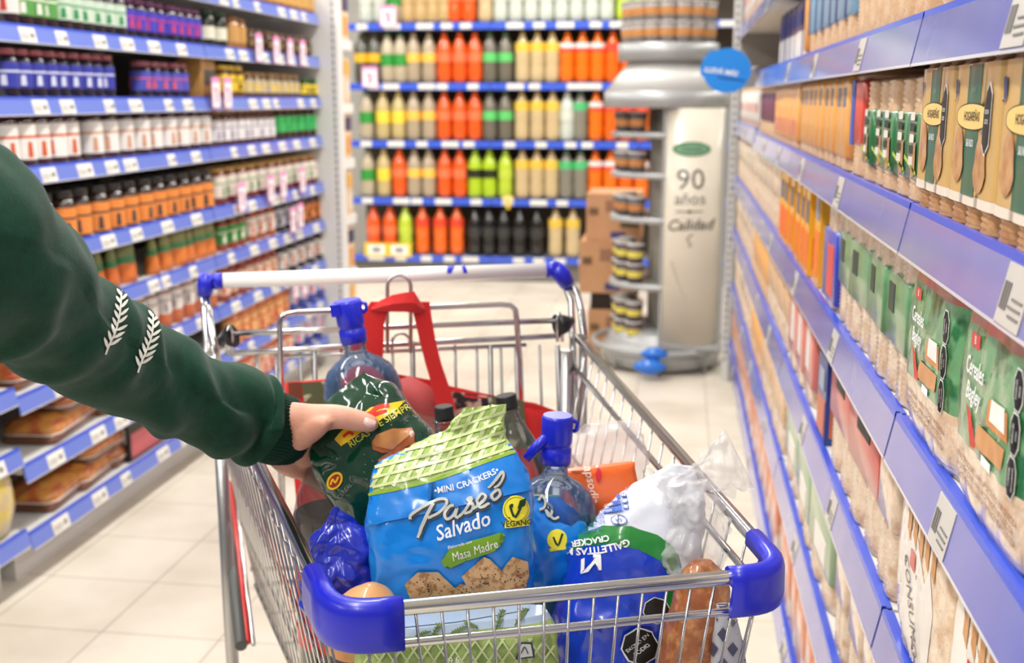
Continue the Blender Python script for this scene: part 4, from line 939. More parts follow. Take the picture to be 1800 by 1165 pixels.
mb = MB(); mb.tube([PP(362, 512, JL, hn), PP(367, 545, JL-BK*.02, hn), PP(372, 590, BL-BK*.0, hn), PP(384, 632, BL, hn), BL+Vector((.0, 0, .0))], .0065, CHROME, 8)
mb.tube([PP(356, 512, JL, hn), PP(360, 548, JL-BK*.02, hn), PP(366, 640, BL-BK*.0, hn), PP(372, 760, BL, hn)], .006, CHROME, 8); child(mb, 'handle_upright', cart)
mb = MB(); mb.tube([PP(1005, 500, JR, hn), PP(1016, 520, JR, hn), PP(1022, 548, BL, hn), PP(1026, 592, BL, hn), BR+AX*.01], .0065, CHROME, 8)
mb.tube([PP(995, 505, JR, hn), PP(1004, 530, JR, hn), PP(1007, 600, BL, hn), PP(1012, 760, BL, hn)], .0062, CHROME, 8)
mb.tube([PP(1025, 600, BL, hn), PP(1024, 760, BL, hn)], .0075, CHROME2, 8); child(mb, 'handle_upright', cart)
# rear gate and child seat frame
G = [gp]
mb = MB()
GW = mat('gate_wire', (150, 150, 150), .32, metal=1.)
mb.tube([gp(400, 621), gp(985, 590)], .0048, CHROME, 8); mb.tube([gp(488, 627), gp(925, 606)], .0035, CHROME, 6)
mb.tube([gp(440, 1000), gp(960, 990)], .004, CHROME, 6); mb.tube([gp(430, 800), gp(1000, 770)], .003, CHROME, 6)
for (x0, x1) in ((450, 470), (484, 496), (527, 545), (552, 565), (600, 612), (640, 648), (690, 696), (725, 733), (765, 773), (800, 806), (838, 845), (862, 868), (880, 890), (908, 918), (948, 962), (980, 990)):
    w_ = .0044 if x0 in (552, 725, 862, 908, 980) else .0025
    mb.tube([gp(x0, 606 if x0 > 700 else 614), gp(x1, 960)], w_, GW, 6)
child(mb, 'rear_gate', cart)
go = -.035
mb = MB()
pts = [gp(497, 950, go), gp(494, 640, go), gp(492, 572, go), gp(494, 558, go), gp(502, 551, go), gp(520, 549, go), gp(880, 535, go), gp(898, 537, go), gp(906, 545, go), gp(908, 560, go), gp(914, 640, go), gp(925, 950, go)]
mb.tube(pts, .0048, CHROME, 8); mb.tube([gp(406, 586, go*.6), gp(985, 563, go*.6)], .0048, CHROME, 8)
child(mb, 'seat_frame', cart)
for s, (a, b, c_) in enumerate((((385, 597), (402, 592), (408, 590)), ((1008, 563), (992, 569), (979, 572)))):
    mb = MB(); mb.tube([gp(*a, go*.3), gp(*b, go*.5), gp(*c_, go*.6)], [.006, .016, .019], BLACKP, 14); child(mb, 'hinge_cone', cart, 'black plastic hinge cone')
    mb = MB(); xx = (403, 984)[s]; yy = (592, 570)[s]
    mb.tube([gp(xx-4, yy+30, go*.7), gp(xx-5, yy-10, go*.7), gp(xx, yy-20, go*.7), gp(xx+5, yy-10, go*.7), gp(xx+4, yy+30, go*.7)], .003, CHROME, 6); child(mb, 'hinge_loop', cart)
def loop(px0, px1, pt, pb, off, r):
    mb = MB(); c_ = (px0+px1)/2; w_ = (px1-px0)/2
    mb.tube([gp(px0, pb, off)]+[gp(c_-w_*cos(a), pt+w_-w_*sin(a), off) for a in [pi*k/10 for k in range(11)]]+[gp(px1, pb, off)], r, CHROME2, 8)
    return child(mb, 'bag_hook', cart)
loop(681, 722, 483, 620, -.03, .0032); loop(689, 721, 586, 620, 0, .0024)
# chassis
mb = MB()
for s, (q, b) in enumerate(((bFL, bBL), (bFR, bBR))):
    o = -AX if s == 0 else AX
    mb.tube([q+o*-.0+BK*.10+Vector((0, 0, -.02)), q+BK*.14+Vector((0, 0, -.3)), L(q, b, .5)+o*.03+Vector((0, 0, -.36)), b+o*.04+Vector((0, 0, -.36)), b+o*.045+Vector((0, 0, -.1)), b+o*.045+Vector((0, 0, .38))], .011, CHROME2, 8)
child(mb, 'chassis_frame', cart)
lowL0 = PP(392, 800, (-.66, 0, 0), Vector((1, 0, .0)))
a_ = PZ(386, 780, .60); b_ = PZ(424, 1135, .50)
mb = MB(); mb.tube([a_, L(a_, b_, .5), b_], .009, C((84, 86, 84), .4), 10); child(mb, 'side_guard', cart, 'dark grey guard tube along the basket side')
mb = MB(); mb.tube([L(a_, b_, .25)+AX*.011, L(a_, b_, .62)+AX*.011, L(a_, b_, .99)+AX*.010], .0045, C((206, 48, 40), .35, .3), 8); child(mb, 'red_strip', cart, 'red plastic strip on the side guard')
mb = MB(); mb.tube([L(a_, b_, .0)+AX*.019, b_+AX*.018], .0035, CHROME, 8); child(mb, 'side_tube', cart)
for q, o in ((bFL+BK*.12, -AX), (bFR+BK*.12, AX), (bBL, -AX), (bBR, AX)):
    c_ = Vector((q.x, q.y, .065))+o*.02
    mb = MB(); R = Matrix.Translation(c_) @ AX.to_track_quat('Z', 'Y').to_matrix().to_4x4()
    mb.lathe([(.02, -.014), (.058, -.014), (.063, -.009), (.063, .009), (.058, .014), (.02, .014)], C((60, 60, 62), .6), 24, M4=R); wh = child(mb, 'wheel', cart)
    mb = MB()
    for sg in (-1, 1): mb.tube([c_+AX*.02*sg, c_+AX*.02*sg+Vector((0, 0, .07)), c_+Vector((0, 0, .095)), Vector((q.x, q.y, .16 if 1 else 0))+o*.0], .006, CHROME2, 6)
    child(mb, 'wheel_fork', wh)

# ------------------------------------------------------------------ goods in the cart
def fbm(p, s, n=3):
    v = 0; a = 1
    for _ in range(n): v += a*noise.noise(p*s); s *= 2.1; a *= .5
    return v
def crumple(p, s):
    d = noise.voronoi(p*s)[0]; return min(1., (d[1]-d[0])*1.6)
def crease(p, s): return abs(noise.noise(p*s))
def blob(secs, T, nseg=64, sub=10, e=.72, wr=.003, ws=35, mfun=None, m=None, seed=0, cr=.003, pts=None, amp=None, cs=1.):
    """secs: (z, cx, cy, half width, half depth) in bag space; lofted with Catmull-Rom, superellipse section, creased film."""
    Q = []; n = len(secs)
    for i in range(n-1):
        p0, p1, p2, p3 = (Vector(secs[max(i-1, 0)]) if 0 else [secs[j] for j in (max(i-1, 0), i, i+1, min(i+2, n-1))])
        for k in range(sub):
            t = k/sub
            Q.append([.5*((2*b)+(-a+c_)*t+(2*a-5*b+4*c_-d_)*t*t+(-a+3*b-3*c_+d_)*t**3) for a, b, c_, d_ in zip(p0, p1, p2, p3)])
    Q.append(list(secs[-1])); rings = []; sd = Vector((seed*7.1, seed*3.3, seed*1.7))
    for i, (z, cx, cy, hw, hd) in enumerate(Q):
        hw = max(hw, .001); hd = max(hd, .0006); R = []
        for j in range(nseg):
            a = 2*pi*j/nseg; c_, s_ = cos(a), sin(a)
            x = hw*abs(c_)**e*(1 if c_ > 0 else -1); y = hd*abs(s_)**e*(1 if s_ > 0 else -1)
            p = Vector((cx+x, cy+y, z)); q = p+sd
            o = Vector((c_*hd, s_*hw, 0)); o = o.normalized() if o.length > 0 else Vector((0, 1, 0))
            am = amp(i/len(Q)) if amp else 1.
            qw = q+.012*Vector((noise.noise(q*30), noise.noise(q*30+Vector((9, 0, 0))), noise.noise(q*30+Vector((0, 9, 0)))))
            f = am*(fbm(q, ws)*wr + (crumple(qw, ws*.9*cs)-.5)*cr*1.1 + (crumple(qw+Vector((1, 2, 3)), ws*2.1*cs)-.5)*cr*.45 + (crease(q+Vector((3, 1, 2)), ws*.5)-.25)*cr)
            R.append(T @ (p+o*f*min(1, hd/.008)))
        rings.append(R)
    mb = MB(); mb.loft(rings, m, mfun=(lambda i: mfun(i/len(rings))) if mfun else None); return mb
def frame(base, yaw, lean=0., roll=0.):
    """bag space: x to the right seen from camera, -y towards camera, z up"""
    return Matrix.Translation(base) @ Matrix.Rotation(math.radians(yaw), 4, 'Z') @ Matrix.Rotation(math.radians(roll), 4, 'Y') @ Matrix.Rotation(math.radians(lean), 4, 'X')
GREENF = mat('gingham_green', (160, 190, 98), .3, coat=.5)
SKYF = mat('sky_blue_film', (12, 130, 226), .3, coat=.55, spec=.5)
YG = C((140, 176, 40), .35, .4); YEL = C((244, 230, 60), .4, .2)
CRKR = mat('cracker_photo', (206, 166, 120), .5, rgb2=(168, 120, 78), nscale=140., coat=.3, thresh=(.5, .6))
SEED = C((70, 50, 36), .5)
SILV = C((196, 200, 196), .3, .4)
# -- main blue cracker bag
base = PY(802, 1062, 1.10)
T = frame(base, 9, -10, -5)
secs = [(-.01, 0, 0, .076, .018), (-.006, 0, 0, .082, .030), (.03, 0, -.002, .085, .038), (.08, .002, -.004, .088, .040), (.12, .004, -.002, .087, .036), (.146, .003, 0, .079, .028), (.160, .008, .003, .071, .020), (.172, .022, .006, .054, .014), (.184, .038, .008, .034, .010), (.198, .046, .008, .026, .004), (.206, .048, .008, .023, .002)]
mb = blob(secs, T, nseg=128, sub=12, e=.55, wr=.0028, ws=26, cr=.0030, seed=1, amp=lambda t: .9 if t < .55 else .9+2.4*min(1, (t-.55)/.15), mfun=lambda t: SKYF if t < .63 else GREENF)
P = Printer(mb)
bandB = [(640, 872), (690, 860), (760, 842), (830, 818), (880, 800), (915, 790)]
P.put(poly([(620, 870), (650, 868)]+bandB[1:]+[(940, 785), (940, 700), (620, 700)]), GREENF, 1, 8)
LG = C((208, 222, 160), .35, .4)
for k in range(16):       # gingham: two crossing families of pale stripes
    x = 628+k*21
    P.put(stroke([(x, 868-(x-640)*.28), (x+62, 868-(x-640)*.28-118)], 6.5), LG, 2, 8)
def clipb(x): return 868-(x-650)*.30
for k in range(7):
    d = k*17
    P.put(stroke([(630, 862-d), (700, 846-d), (780, 826-d), (860, 800-d), (930, 776-d)], 5), LG, 3, 8)
P.put(poly([(620, 876), (650, 873), (760, 848), (830, 824), (880, 806), (940, 790), (940, 860), (760, 900), (620, 930)]), SKYF, 4, 8)
P.put(stroke([(625, 874), (650, 870), (760, 845), (830, 821), (880, 803), (935, 786)], 5), YG, 5, 8)
P.text('•MINI CRACKERS•', 821, 850, 15, WHITEINK, 18, 5, bold=.02, curve=.0032)
WS = lambda a, b: (lambda t: a+(b-a)*sin(pi*t))
def script(pts, wd):
    P.put(stroke([(x+2, y+2.5) for x, y in pts], wd+3, 5), C((50, 60, 66)), 5, 8); P.put(stroke(pts, wd, 5), SILV, 6, 8)
def script2(L_):
    for pts, wd in L_: P.put(stroke([(x+1.5, y+2.5) for x, y in pts], wd+3, 5), C((58, 66, 70)), 5, 8)
    for pts, wd in L_: P.put(stroke(pts, wd, 5), SILV, 6, 8)
script2([
 ([(735, 945), (742, 925), (752, 902), (762, 884)], 6), ([(722, 912), (724, 904), (745, 890), (770, 878), (784, 878), (784, 888), (770, 902), (752, 910)], 5),
 ([(798, 888), (790, 890), (782, 902), (786, 912), (796, 906), (804, 892), (800, 906), (806, 910)], 5),
 ([(806, 908), (818, 896), (830, 876), (822, 878), (832, 888), (828, 898), (816, 902)], 5),
 ([(832, 894), (846, 884), (854, 873), (847, 868), (839, 880), (845, 892), (860, 884)], 5),
 ([(872, 862), (864, 870), (868, 878), (878, 870), (876, 862), (872, 862)], 5),
 ([(858, 858), (874, 840), (882, 830), (884, 838), (878, 850), (868, 858)], 4.5)])
P.text('Salvado', 812, 925, 38, WHITEINK, 17, 5, .25, .012, sx=.86)
P.put(poly([(776, 985), (790, 965), (830, 950), (880, 935), (888, 940), (872, 955), (850, 962), (880, 958), (868, 968), (820, 985), (790, 998), (800, 990), (780, 994)]), C((116, 160, 40)), 5, 8)
P.text('Elaborado con', 808, 957, 7.5, WHITEINK, 14, 6, .2, grid=5); P.text('Masa Madre', 834, 967, 21, WHITEINK, 17, 6, .15, 0, sx=.82, grid=5)
P.put(ell(906, 895, 23, 24), YEL, 5); P.put(ell(906, 895, 20, 21), C((80, 110, 30)), 6); P.put(ell(906, 895, 19, 20), YEL, 7)
P.put(stroke([(896, 890), (905, 908), (917, 880)], lambda t: 4), C((30, 60, 30)), 8); P.put(poly([(908, 894), (912, 880), (922, 876), (920, 888)]), C((30, 60, 30)), 8); P.put(ell(898, 889, 4, 3, 30), C((30, 60, 30)), 8)
P.put(poly([(887, 916), (928, 911), (928, 923), (887, 928)]), YEL, 5); P.text('VEGANO', 907.5, 919.5, 13, C((30, 60, 30)), 6, 6, bold=.02)
rs = random.Random(3)
for pts in ([(712, 1026), (735, 1004), (770, 1004), (800, 1032), (782, 1062), (725, 1062)], [(812, 1012), (850, 978), (862, 982), (892, 1012), (888, 1040), (850, 1052), (826, 1040)], [(882, 1000), (900, 978), (926, 986), (928, 1010), (918, 1050), (892, 1050)], [(790, 1040), (810, 1024), (838, 1034), (838, 1062), (790, 1062)]):
    P.put(poly(pts), CRKR, 5, 8)
    cx = sum(p[0] for p in pts)/len(pts); cy = sum(p[1] for p in pts)/len(pts)
    for _ in range(26):
        a = rs.uniform(0, 6.3); q = rs.uniform(2, 26); P.put(ell(cx+q*cos(a), cy+q*.8*sin(a), rs.uniform(.8, 1.8), rs.uniform(.7, 1.4), n=6), SEED, 6)
o = mb.build('cracker_bag', origin=base); tag(o, 'sky blue mini cracker bag with green gingham top and Salvado lettering, front of the cart', 'snack bag')
# -- second blue cracker bag behind it
base = PY(968, 1030, 1.20); T = frame(base, 25, -6, 6)
mb = blob([(0, 0, 0, .03, .02), (.02, 0, 0, .042, .03), (.06, 0, 0, .042, .03), (.085, -.006, 0, .032, .018), (.10, -.012, 0, .020, .006), (.105, -.014, 0, .016, .003)], T, e=.6, wr=.002, ws=32, seed=4, mfun=lambda t: SKYF if t < .9 else GREENF)
P = Printer(mb); P.put(ell(979, 948, 17, 18), YEL, 3); P.put(stroke([(972, 944), (980, 958), (988, 938)], 3.5), C((30, 60, 30)), 4); P.put(stroke([(966, 966), (994, 962)], 6), YEL, 3)
for pts in ([(946, 880), (952, 872), (958, 880), (956, 892), (948, 896)], [(962, 884), (970, 894), (966, 908), (960, 900)], [(958, 896), (972, 912), (982, 908)]):
    P.put(stroke([(x+1.5, y+2) for x, y in pts], 6), C((50, 60, 66)), 3); P.put(stroke(pts, 4.5), SILV, 4)
o = mb.build('cracker_bag', origin=base); tag(o, 'second sky blue cracker bag half hidden to the right of the main one', 'snack bag')
# -- lower bag with meadow print right behind the front wires
MEA = mat('meadow_print', (120, 146, 70), .35, coat=.4, rgb2=(166, 186, 110), nscale=60.)
base = PY(805, 1330, 1.035); base.z = .548; T = frame(base, 20, 2, 0)
mb = blob([(0, 0, 0, .07, .02), (.01, 0, 0, .098, .034), (.08, 0, 0, .102, .040), (.17, 0, 0, .102, .038), (.225, 0, 0, .1, .03), (.25, 0, 0, .092, .015)], T, nseg=96, e=.5, wr=.0015, ws=30, seed=5, mfun=lambda t: MEA if t < .90 else C((170, 190, 214), .35, .4))
P = Printer(mb)
for k in range(14):
    x = 640+k*24; P.put(stroke([(x, 1165), (x+30, 1122)], 4), C((190, 204, 150)), 2); P.put(stroke([(x+30, 1165), (x, 1122)], 3), C((190, 204, 150)), 2)
P.put(poly([(610, 1098), (700, 1104), (800, 1094), (930, 1072), (930, 1030), (610, 1030)]), C((164, 186, 214), .35, .4), 2)
for (x, y, dx, dy) in ((755, 1130, 18, -34), (790, 1115, 30, -14), (870, 1112, 14, -40), (905, 1100, 20, -30), (700, 1126, -10, -30), (840, 1105, -22, -12), (730, 1118, 24, -8)):
    P.put(stroke([(x, y), (x+dx*.5, y+dy*.6), (x+dx, y+dy)], 3), C((84, 104, 50)), 3)
    for q in range(5):
        t = .3+.15*q; P.put(ell(x+dx*t+3, y+dy*t, 4, 1.5, 30, 8), C((96, 116, 60)), 4); P.put(ell(x+dx*t-3, y+dy*t, 4, 1.5, 120, 8), C((96, 116, 60)), 4)
P.text('9.6', 798, 1160, 16, WHITEINK, 10, 4)
P.put(poly([(905, 1158), (915, 1128), (935, 1128), (940, 1154)]), C((60, 60, 80)), 4); P.put(poly([(908, 1155), (917, 1131), (932, 1131), (936, 1152)]), C((200, 205, 200)), 5); P.put(stroke([(914, 1150), (922, 1136), (928, 1148)], 2), C((60, 60, 80)), 6)
o = mb.build('snack_bag', origin=base); tag(o, 'green meadow printed snack bag behind the front wires below the blue cracker bag', 'snack bag')
# -- royal blue foil bag on the left with bread roll bag below
ROY = mat('royal_blue_film', (24, 42, 176), .28, coat=.7)
base = PY(626, 1062, 1.10); T = frame(base, 24, 0, 0)
mb = blob([(-.06, 0.01, 0, .02, .02), (-.04, .006, 0, .042, .030), (.0, .0, 0, .056, .034), (.04, -.002, 0, .052, .030), (.07, -.008, 0, .037, .022), (.092, -.014, 0, .019, .010), (.104, -.018, 0, .009, .004), (.112, -.018, 0, .003, .002)], T, nseg=120, sub=14, e=.85, wr=.006, ws=24, cr=.0085, cs=1.1, seed=9, m=ROY)
P = Printer(mb)
oc = [(527, 938), (536, 924), (547, 924), (547, 960), (538, 976), (528, 974)]
P.put(poly(oc), WHITEINK, 2); P.put(poly([(529, 939), (537, 927), (545, 927), (545, 959), (537, 973), (529, 971)]), INK, 3); P.text('EXCESO', 534, 950, 8, WHITEINK, 80, 4)
for q in range(5): P.put(stroke([(529, 990+q*7), (534, 990+q*7)], 3), WHITEINK, 3)
o = mb.build('snack_bag', origin=base); tag(o, 'crumpled royal blue foil bag with peaked top at the left front of the cart', 'snack bag')
base = PY(645, 1075, 1.04); T = frame(base, 20, 0, 0)
BREAD = mat('bread_crust', (230, 184, 128), .5, rgb2=(206, 130, 64), nscale=14., coat=.5, bump=.3)
mb = blob([(-.05, 0, 0, .01, .01), (-.04, 0, 0, .04, .022), (.0, 0, 0, .036, .024), (.018, .002, 0, .024, .018), (.028, .004, 0, .010, .008), (.031, .004, 0, .003, .002)], T, nseg=40, sub=6, e=.9, wr=.003, ws=24, cr=.001, seed=2, m=BREAD)
o = mb.build('bread_roll', origin=base); tag(o, 'golden bread roll in clear film behind the left blue bumper', 'bread')

# -- blue, green and white bag lying upside down
LAW = mat('white_film', (222, 226, 238), .3, coat=.6); LAG = mat('green_film', (30, 128, 52), .3, coat=.6); LAB = mat('cobalt_film', (18, 60, 196), .26, coat=.8)
base = PY(1068, 1330, 1.17); base.z = .60
T = frame(base, 14, -5, 8)
mb = blob([(0, 0, 0, .04, .03), (.02, 0, 0, .072, .05), (.10, 0, 0, .080, .055), (.17, .002, 0, .078, .054), (.21, .006, 0, .072, .050), (.25, .016, 0, .058, .040), (.28, .026, 0, .043, .026), (.30, .034, .0, .026, .012), (.312, .04, .0, .015, .006)],
          T, nseg=128, sub=13, e=.78, wr=.004, ws=20, cr=.0045, seed=12, mfun=lambda t: LAB if t < .52 else (LAG if t < .59 else LAW))
P = Printer(mb)
P.put(poly([(960, 965), (1000, 950), (1010, 945), (1060, 924), (1110, 925), (1160, 945), (1192, 975), (1202, 1010), (1200, 1060), (1230, 1060), (1230, 790), (940, 790), (940, 965)]), LAW, 2, 9)
P.put(poly([(1004, 950), (1018, 940), (1060, 925), (1105, 925), (1155, 940), (1185, 962), (1194, 990), (1196, 1040), (1210, 1080), (1170, 1080), (1176, 1010), (1160, 985), (1120, 965), (1070, 957), (1030, 960), (1000, 972), (990, 968)]), LAG, 3, 9)
P.put(poly([(985, 1000), (1000, 972), (1030, 960), (1070, 957), (1120, 965), (1160, 985), (1174, 1010), (1168, 1100), (940, 1100), (940, 1040)]), LAB, 4, 9)
# inverted lettering
P.text('GALLETITAS MINI', 1042, 968, 17, WHITEINK, 186, 6, bold=.03, curve=-.0045); P.text('CRACKERS', 1036, 952, 15, WHITEINK, 190, 6, bold=.03)
P.put(poly([(1022, 1009), (1024, 984), (1030, 981), (1029, 1000)]), WHITEINK, 6); P.put(poly([(1023, 1009), (1048, 980), (1054, 981), (1036, 1004)]), WHITEINK, 6); P.put(poly([(1044, 975), (1058, 974), (1058, 1001), (1053, 1001), (1053, 980), (1044, 980)]), WHITEINK, 6)
LB = C((70, 110, 200), .4, .3)
for q in range(3):
    x, y = 1038+q*1.5, 880+q*10; P.put(stroke([(x, y+8), (x+20, y+1), (x+54, y-6)], 7.5), LB, 6); P.text(('RECICLA', 'REUTILIZA', 'REDUCE')[q], x+26, y, 6, WHITEINK, 190, 7)
    P.put(ell(x+60, y-8, 5.5, 4), LB, 6); P.put(ell(x+60, y-8, 4, 2.8), LAW, 7)
P.text('ATENCION AL CONSUMIDOR', 1064, 902, 6.5, LB, 188, 6); P.put(ell(1089, 915, 14, 9), LB, 6); P.put(ell(1089, 915, 12, 7.4), LAW, 7); P.text('LA', 1089, 915, 9, LB, 180, 8)
for q, s in enumerate(('RECICLA', 'REUTILIZA', 'REDUCE')): P.text(s, 1046-q*2, 912+q*10, 9, LB, 192, 6)
P.text('ATENCION', 1086, 862, 10, LB, 200, 6)
# warning octagons low on the blue part
def octo(cx, cy, r, ang):
    for rr, m_, l_ in ((r, WHITEINK, 6), (r*.93, INK, 7)):
        P.put(poly([(cx+rr*cos(math.radians(22.5+45*k+ang)), cy+rr*sin(math.radians(22.5+45*k+ang))) for k in range(8)]), m_, l_)
octo(1153, 1072, 24, 15); octo(1124, 1135, 34, 15); P.text('EXCESO EN', 1119, 1129, 9.5, WHITEINK, 40, 8, grid=5); P.text('SODIO', 1128, 1141, 11, WHITEINK, 40, 8, grid=5)
o = mb.build('snack_bag', origin=base); tag(o, 'white, green and blue mini cracker bag standing upside down at the right front', 'snack bag')
FILM = mat('clear_film', (236, 236, 238), .18, trans=0., alpha=.30, coat=1., bump=.6, bscale=90.)
base = PY(1182, 860, 1.16); T = frame(base, 0, 0, 62)
mb = blob([(-.012, 0, 0, .03, .016), (.01, 0, 0, .020, .010), (.025, 0, 0, .016, .009), (.045, 0, 0, .024, .012), (.064, 0, 0, .034, .010), (.078, 0, 0, .038, .003)], T, nseg=90, sub=12, e=.9, wr=.009, ws=45, cr=.010, seed=3, m=FILM)
base2 = PY(1225, 940, 1.15); T2 = frame(base2, 10, 0, -8)
mbb = blob([(-.04, -.01, 0, .03, .02), (0, 0, 0, .034, .02), (.03, .002, 0, .026, .014), (.06, .0, 0, .018, .01)], T2, nseg=80, sub=12, e=.9, wr=.008, ws=40, cr=.009, seed=31, m=FILM)
o = mb.build('plastic_wrap', origin=base); tag(o, 'crumpled clear plastic wrap tail beside the white bag, over the right rim', 'plastic wrap'); mbb.mats = [FILM]; child(mbb, 'film_fold', o)
# -- brown bread loaf and checked pouch at the right
base = PY(1215, 1330, 1.12); base.z = .56; T = frame(base, 20, 0, 0)
LOAF = mat('brown_loaf', (150, 84, 42), .45, rgb2=(196, 136, 84), nscale=70., coat=.8, bump=1., bscale=60., thresh=(.45, .68))
mb = blob([(0, 0, 0, .03, .03), (.02, 0, 0, .036, .034), (.12, .0, 0, .040, .036), (.20, .004, 0, .036, .03), (.25, .006, 0, .026, .02), (.27, .006, 0, .01, .008)], T, nseg=48, sub=7, e=.85, wr=.004, ws=24, cr=.002, seed=14, m=LOAF)
o = mb.build('bread_loaf', origin=base); tag(o, 'brown bread loaf in film behind the front wires at the right', 'bread')
base = PY(1262, 1330, 1.10); base.z = .57; T = frame(base, 20, 0, 2)
mb = blob([(0, 0, 0, .018, .02), (.05, 0, 0, .024, .026), (.14, 0, 0, .022, .02), (.20, -.004, 0, .014, .01), (.225, -.008, 0, .008, .003)], T, nseg=32, sub=6, e=.7, wr=.0015, ws=24, cr=.001, seed=15, m=C((176, 176, 186), .35, .5))
P = Printer(mb)
for r_ in range(5):
    for c_ in range(4):
        if (r_+c_) % 2: x = 1244+c_*17; y = 1050+r_*26; P.put(poly([(x+10, y), (x+19, y+12), (x+10, y+26), (x, y+12)]), C((70, 70, 92), .4, .4), 2)
o = mb.build('checked_pouch', origin=base); tag(o, 'grey and navy checked pouch below the right blue bumper', 'pouch')

# -- green toast bag held by the hand
DGR = mat('dark_green_film', (4, 58, 38), .12, coat=1.); DKT = mat('dark_clear_film', (20, 24, 19), .12, coat=1.)
cen = PY(660, 802, 1.20)
T = Matrix.Translation(cen) @ Matrix.Rotation(math.radians(8), 4, 'Z') @ Matrix.Rotation(math.radians(-38), 4, 'Y') @ Matrix.Rotation(math.radians(-18), 4, 'X')
mb = blob([(-.100, 0, 0, .074, .002), (-.086, 0, 0, .074, .006), (-.05, 0, 0, .070, .024), (0, 0, 0, .072, .030), (.05, 0, 0, .066, .024), (.074, -.004, 0, .056, .008), (.086, -.006, 0, .052, .002)], T, nseg=120, sub=13, e=.62, wr=.0035, ws=18, cr=.0042, seed=21, mfun=lambda t: DKT if t < .18 else DGR)
P = Printer(mb); TOAST = P
YEL2 = C((246, 196, 30), .3, .6); RD2 = C((214, 44, 32), .3, .6)
P.put(poly([(588, 772), (600, 758), (622, 742), (640, 725), (652, 716), (690, 708), (712, 704), (698, 720), (672, 736), (640, 756), (612, 776), (600, 784)]), YEL2, 2)
P.put(stroke([(636, 732), (652, 726), (664, 716), (684, 712)], 7), RD2, 3); P.put(stroke([(648, 740), (660, 728), (680, 722)], 6), RD2, 3); P.put(stroke([(604, 768), (614, 760), (622, 764)], 5), RD2, 3)
YT = C((206, 196, 60), .4, .4)
P.text('RICAS', 632, 771, 16, YT, 33, 3, bold=.01); P.text('DE SIEMPRE', 691, 731, 16, YT, 31, 3, bold=.01)
TO = mat('toast_photo', (206, 138, 78), .4, coat=.6, rgb2=(190, 118, 60), nscale=60.); TO2 = C((168, 84, 36), .4, .6)
P.put(poly([(664, 808), (690, 790), (716, 786), (730, 776), (732, 790), (720, 802), (690, 815), (668, 818)]), TO2, 3); P.put(poly([(654, 780), (662, 764), (690, 752), (724, 752), (729, 762), (728, 778), (700, 792), (672, 796), (656, 790)]), TO2, 3)
P.put(poly([(655, 776), (664, 763), (692, 753), (722, 753), (724, 762), (704, 778), (690, 790), (660, 784)]), TO, 4); P.put(poly([(666, 808), (700, 800), (722, 790), (716, 800), (690, 810), (672, 815)]), TO, 4)
rs = random.Random(5)
for _ in range(46): P.put(ell(rs.uniform(640, 780), rs.uniform(690, 850), .8, .8, n=5), C((180, 196, 150)), 2)
P.put(ell(589, 845, 17, 12, 55), YEL2, 3); P.put(ell(589, 845, 13, 8.5, 55), C((150, 40, 24)), 4); P.put(stroke([(582, 852), (586, 842), (590, 848), (596, 838)], 3), YEL2, 5)
P.text('CEREAL', 607, 863, 10, GREYINK, 48, 3)
o = mb.build('toast_bag', origin=cen); tag(o, 'glossy dark green toast bag gripped by the hand', 'snack bag')

# -- water jugs with blue dispenser caps
JUG = clear('jug_plastic', (222, 232, 248), (120, 158, 214))
WAT = mat('water', (170, 195, 225), .05, trans=.95, ior=1.1)
def jug(px, py, Y, s, tilt, yaw, label, spout):
    """px,py is the foot of the cap"""
    top = PY(px, py, Y); T = Matrix.Translation(top) @ Matrix.Rotation(math.radians(yaw), 4, 'Z') @ Matrix.Rotation(math.radians(tilt), 4, 'Y') @ Matrix.Scale(s, 4)
    prof = [(.03, -.31), (.052, -.305), (.060, -.29), (.060, -.21), (.057, -.20), (.060, -.19), (.060, -.12), (.058, -.11), (.060, -.10), (.060, -.078), (.056, -.060), (.048, -.044), (.034, -.032), (.022, -.025), (.017, -.02), (.016, -.008), (.019, -.006), (.019, -.003), (.015, -.002), (.015, .004)]
    mb = MB(); mb.lathe(prof, JUG, 40, M4=T); o = mb.build('water_jug', origin=T @ Vector((0, 0, -.31))); tag(o, label, 'water jug')
    mb = MB(); mb.lathe([(.018, -.004), (.0205, -.002), (.0205, .016), (.0185, .018), (.0185, .0215), (.0195, .0225), (.021, .026), (.021, .058), (.019, .062)], BLUEP, 24, M4=T); cp = child(mb, 'cap', o, 'royal blue dispenser cap')
    mb = MB()
    if spout: mb.tube([T @ Vector(p) for p in ((-.012, -.008, .034), (-.026, -.010, .022), (-.040, -.012, .004))], [.0075*s, .007*s, .006*s], BLUEP, 10)
    else: mb.box(-.024, -.01, -.020, .006, .042, .060, BLUEP, T)
    mb.tube([T @ Vector(p) for p in ((.018, 0, .056), (.027, 0, .052), (.026, 0, .042), (.021, 0, .04))], .003*s, BLUEP, 8)
    child(mb, 'spout', cp)
    mb = MB(); mb.lathe([(.0608, -.2), (.0608, -.145)], C((120, 60, 110), .3, .5) if not spout else C((60, 110, 150), .3, .5), 40, M4=T, cap=False); child(mb, 'label', o)
    return o
jug(622, 597, 1.52, .93, -8, 10, 'clear water jug with tilted blue cap at the rear left of the cart', False)
jug(977, 808, 1.24, .86, 2, 10, 'clear water jug with blue spout cap right behind the blue cracker bags', True)
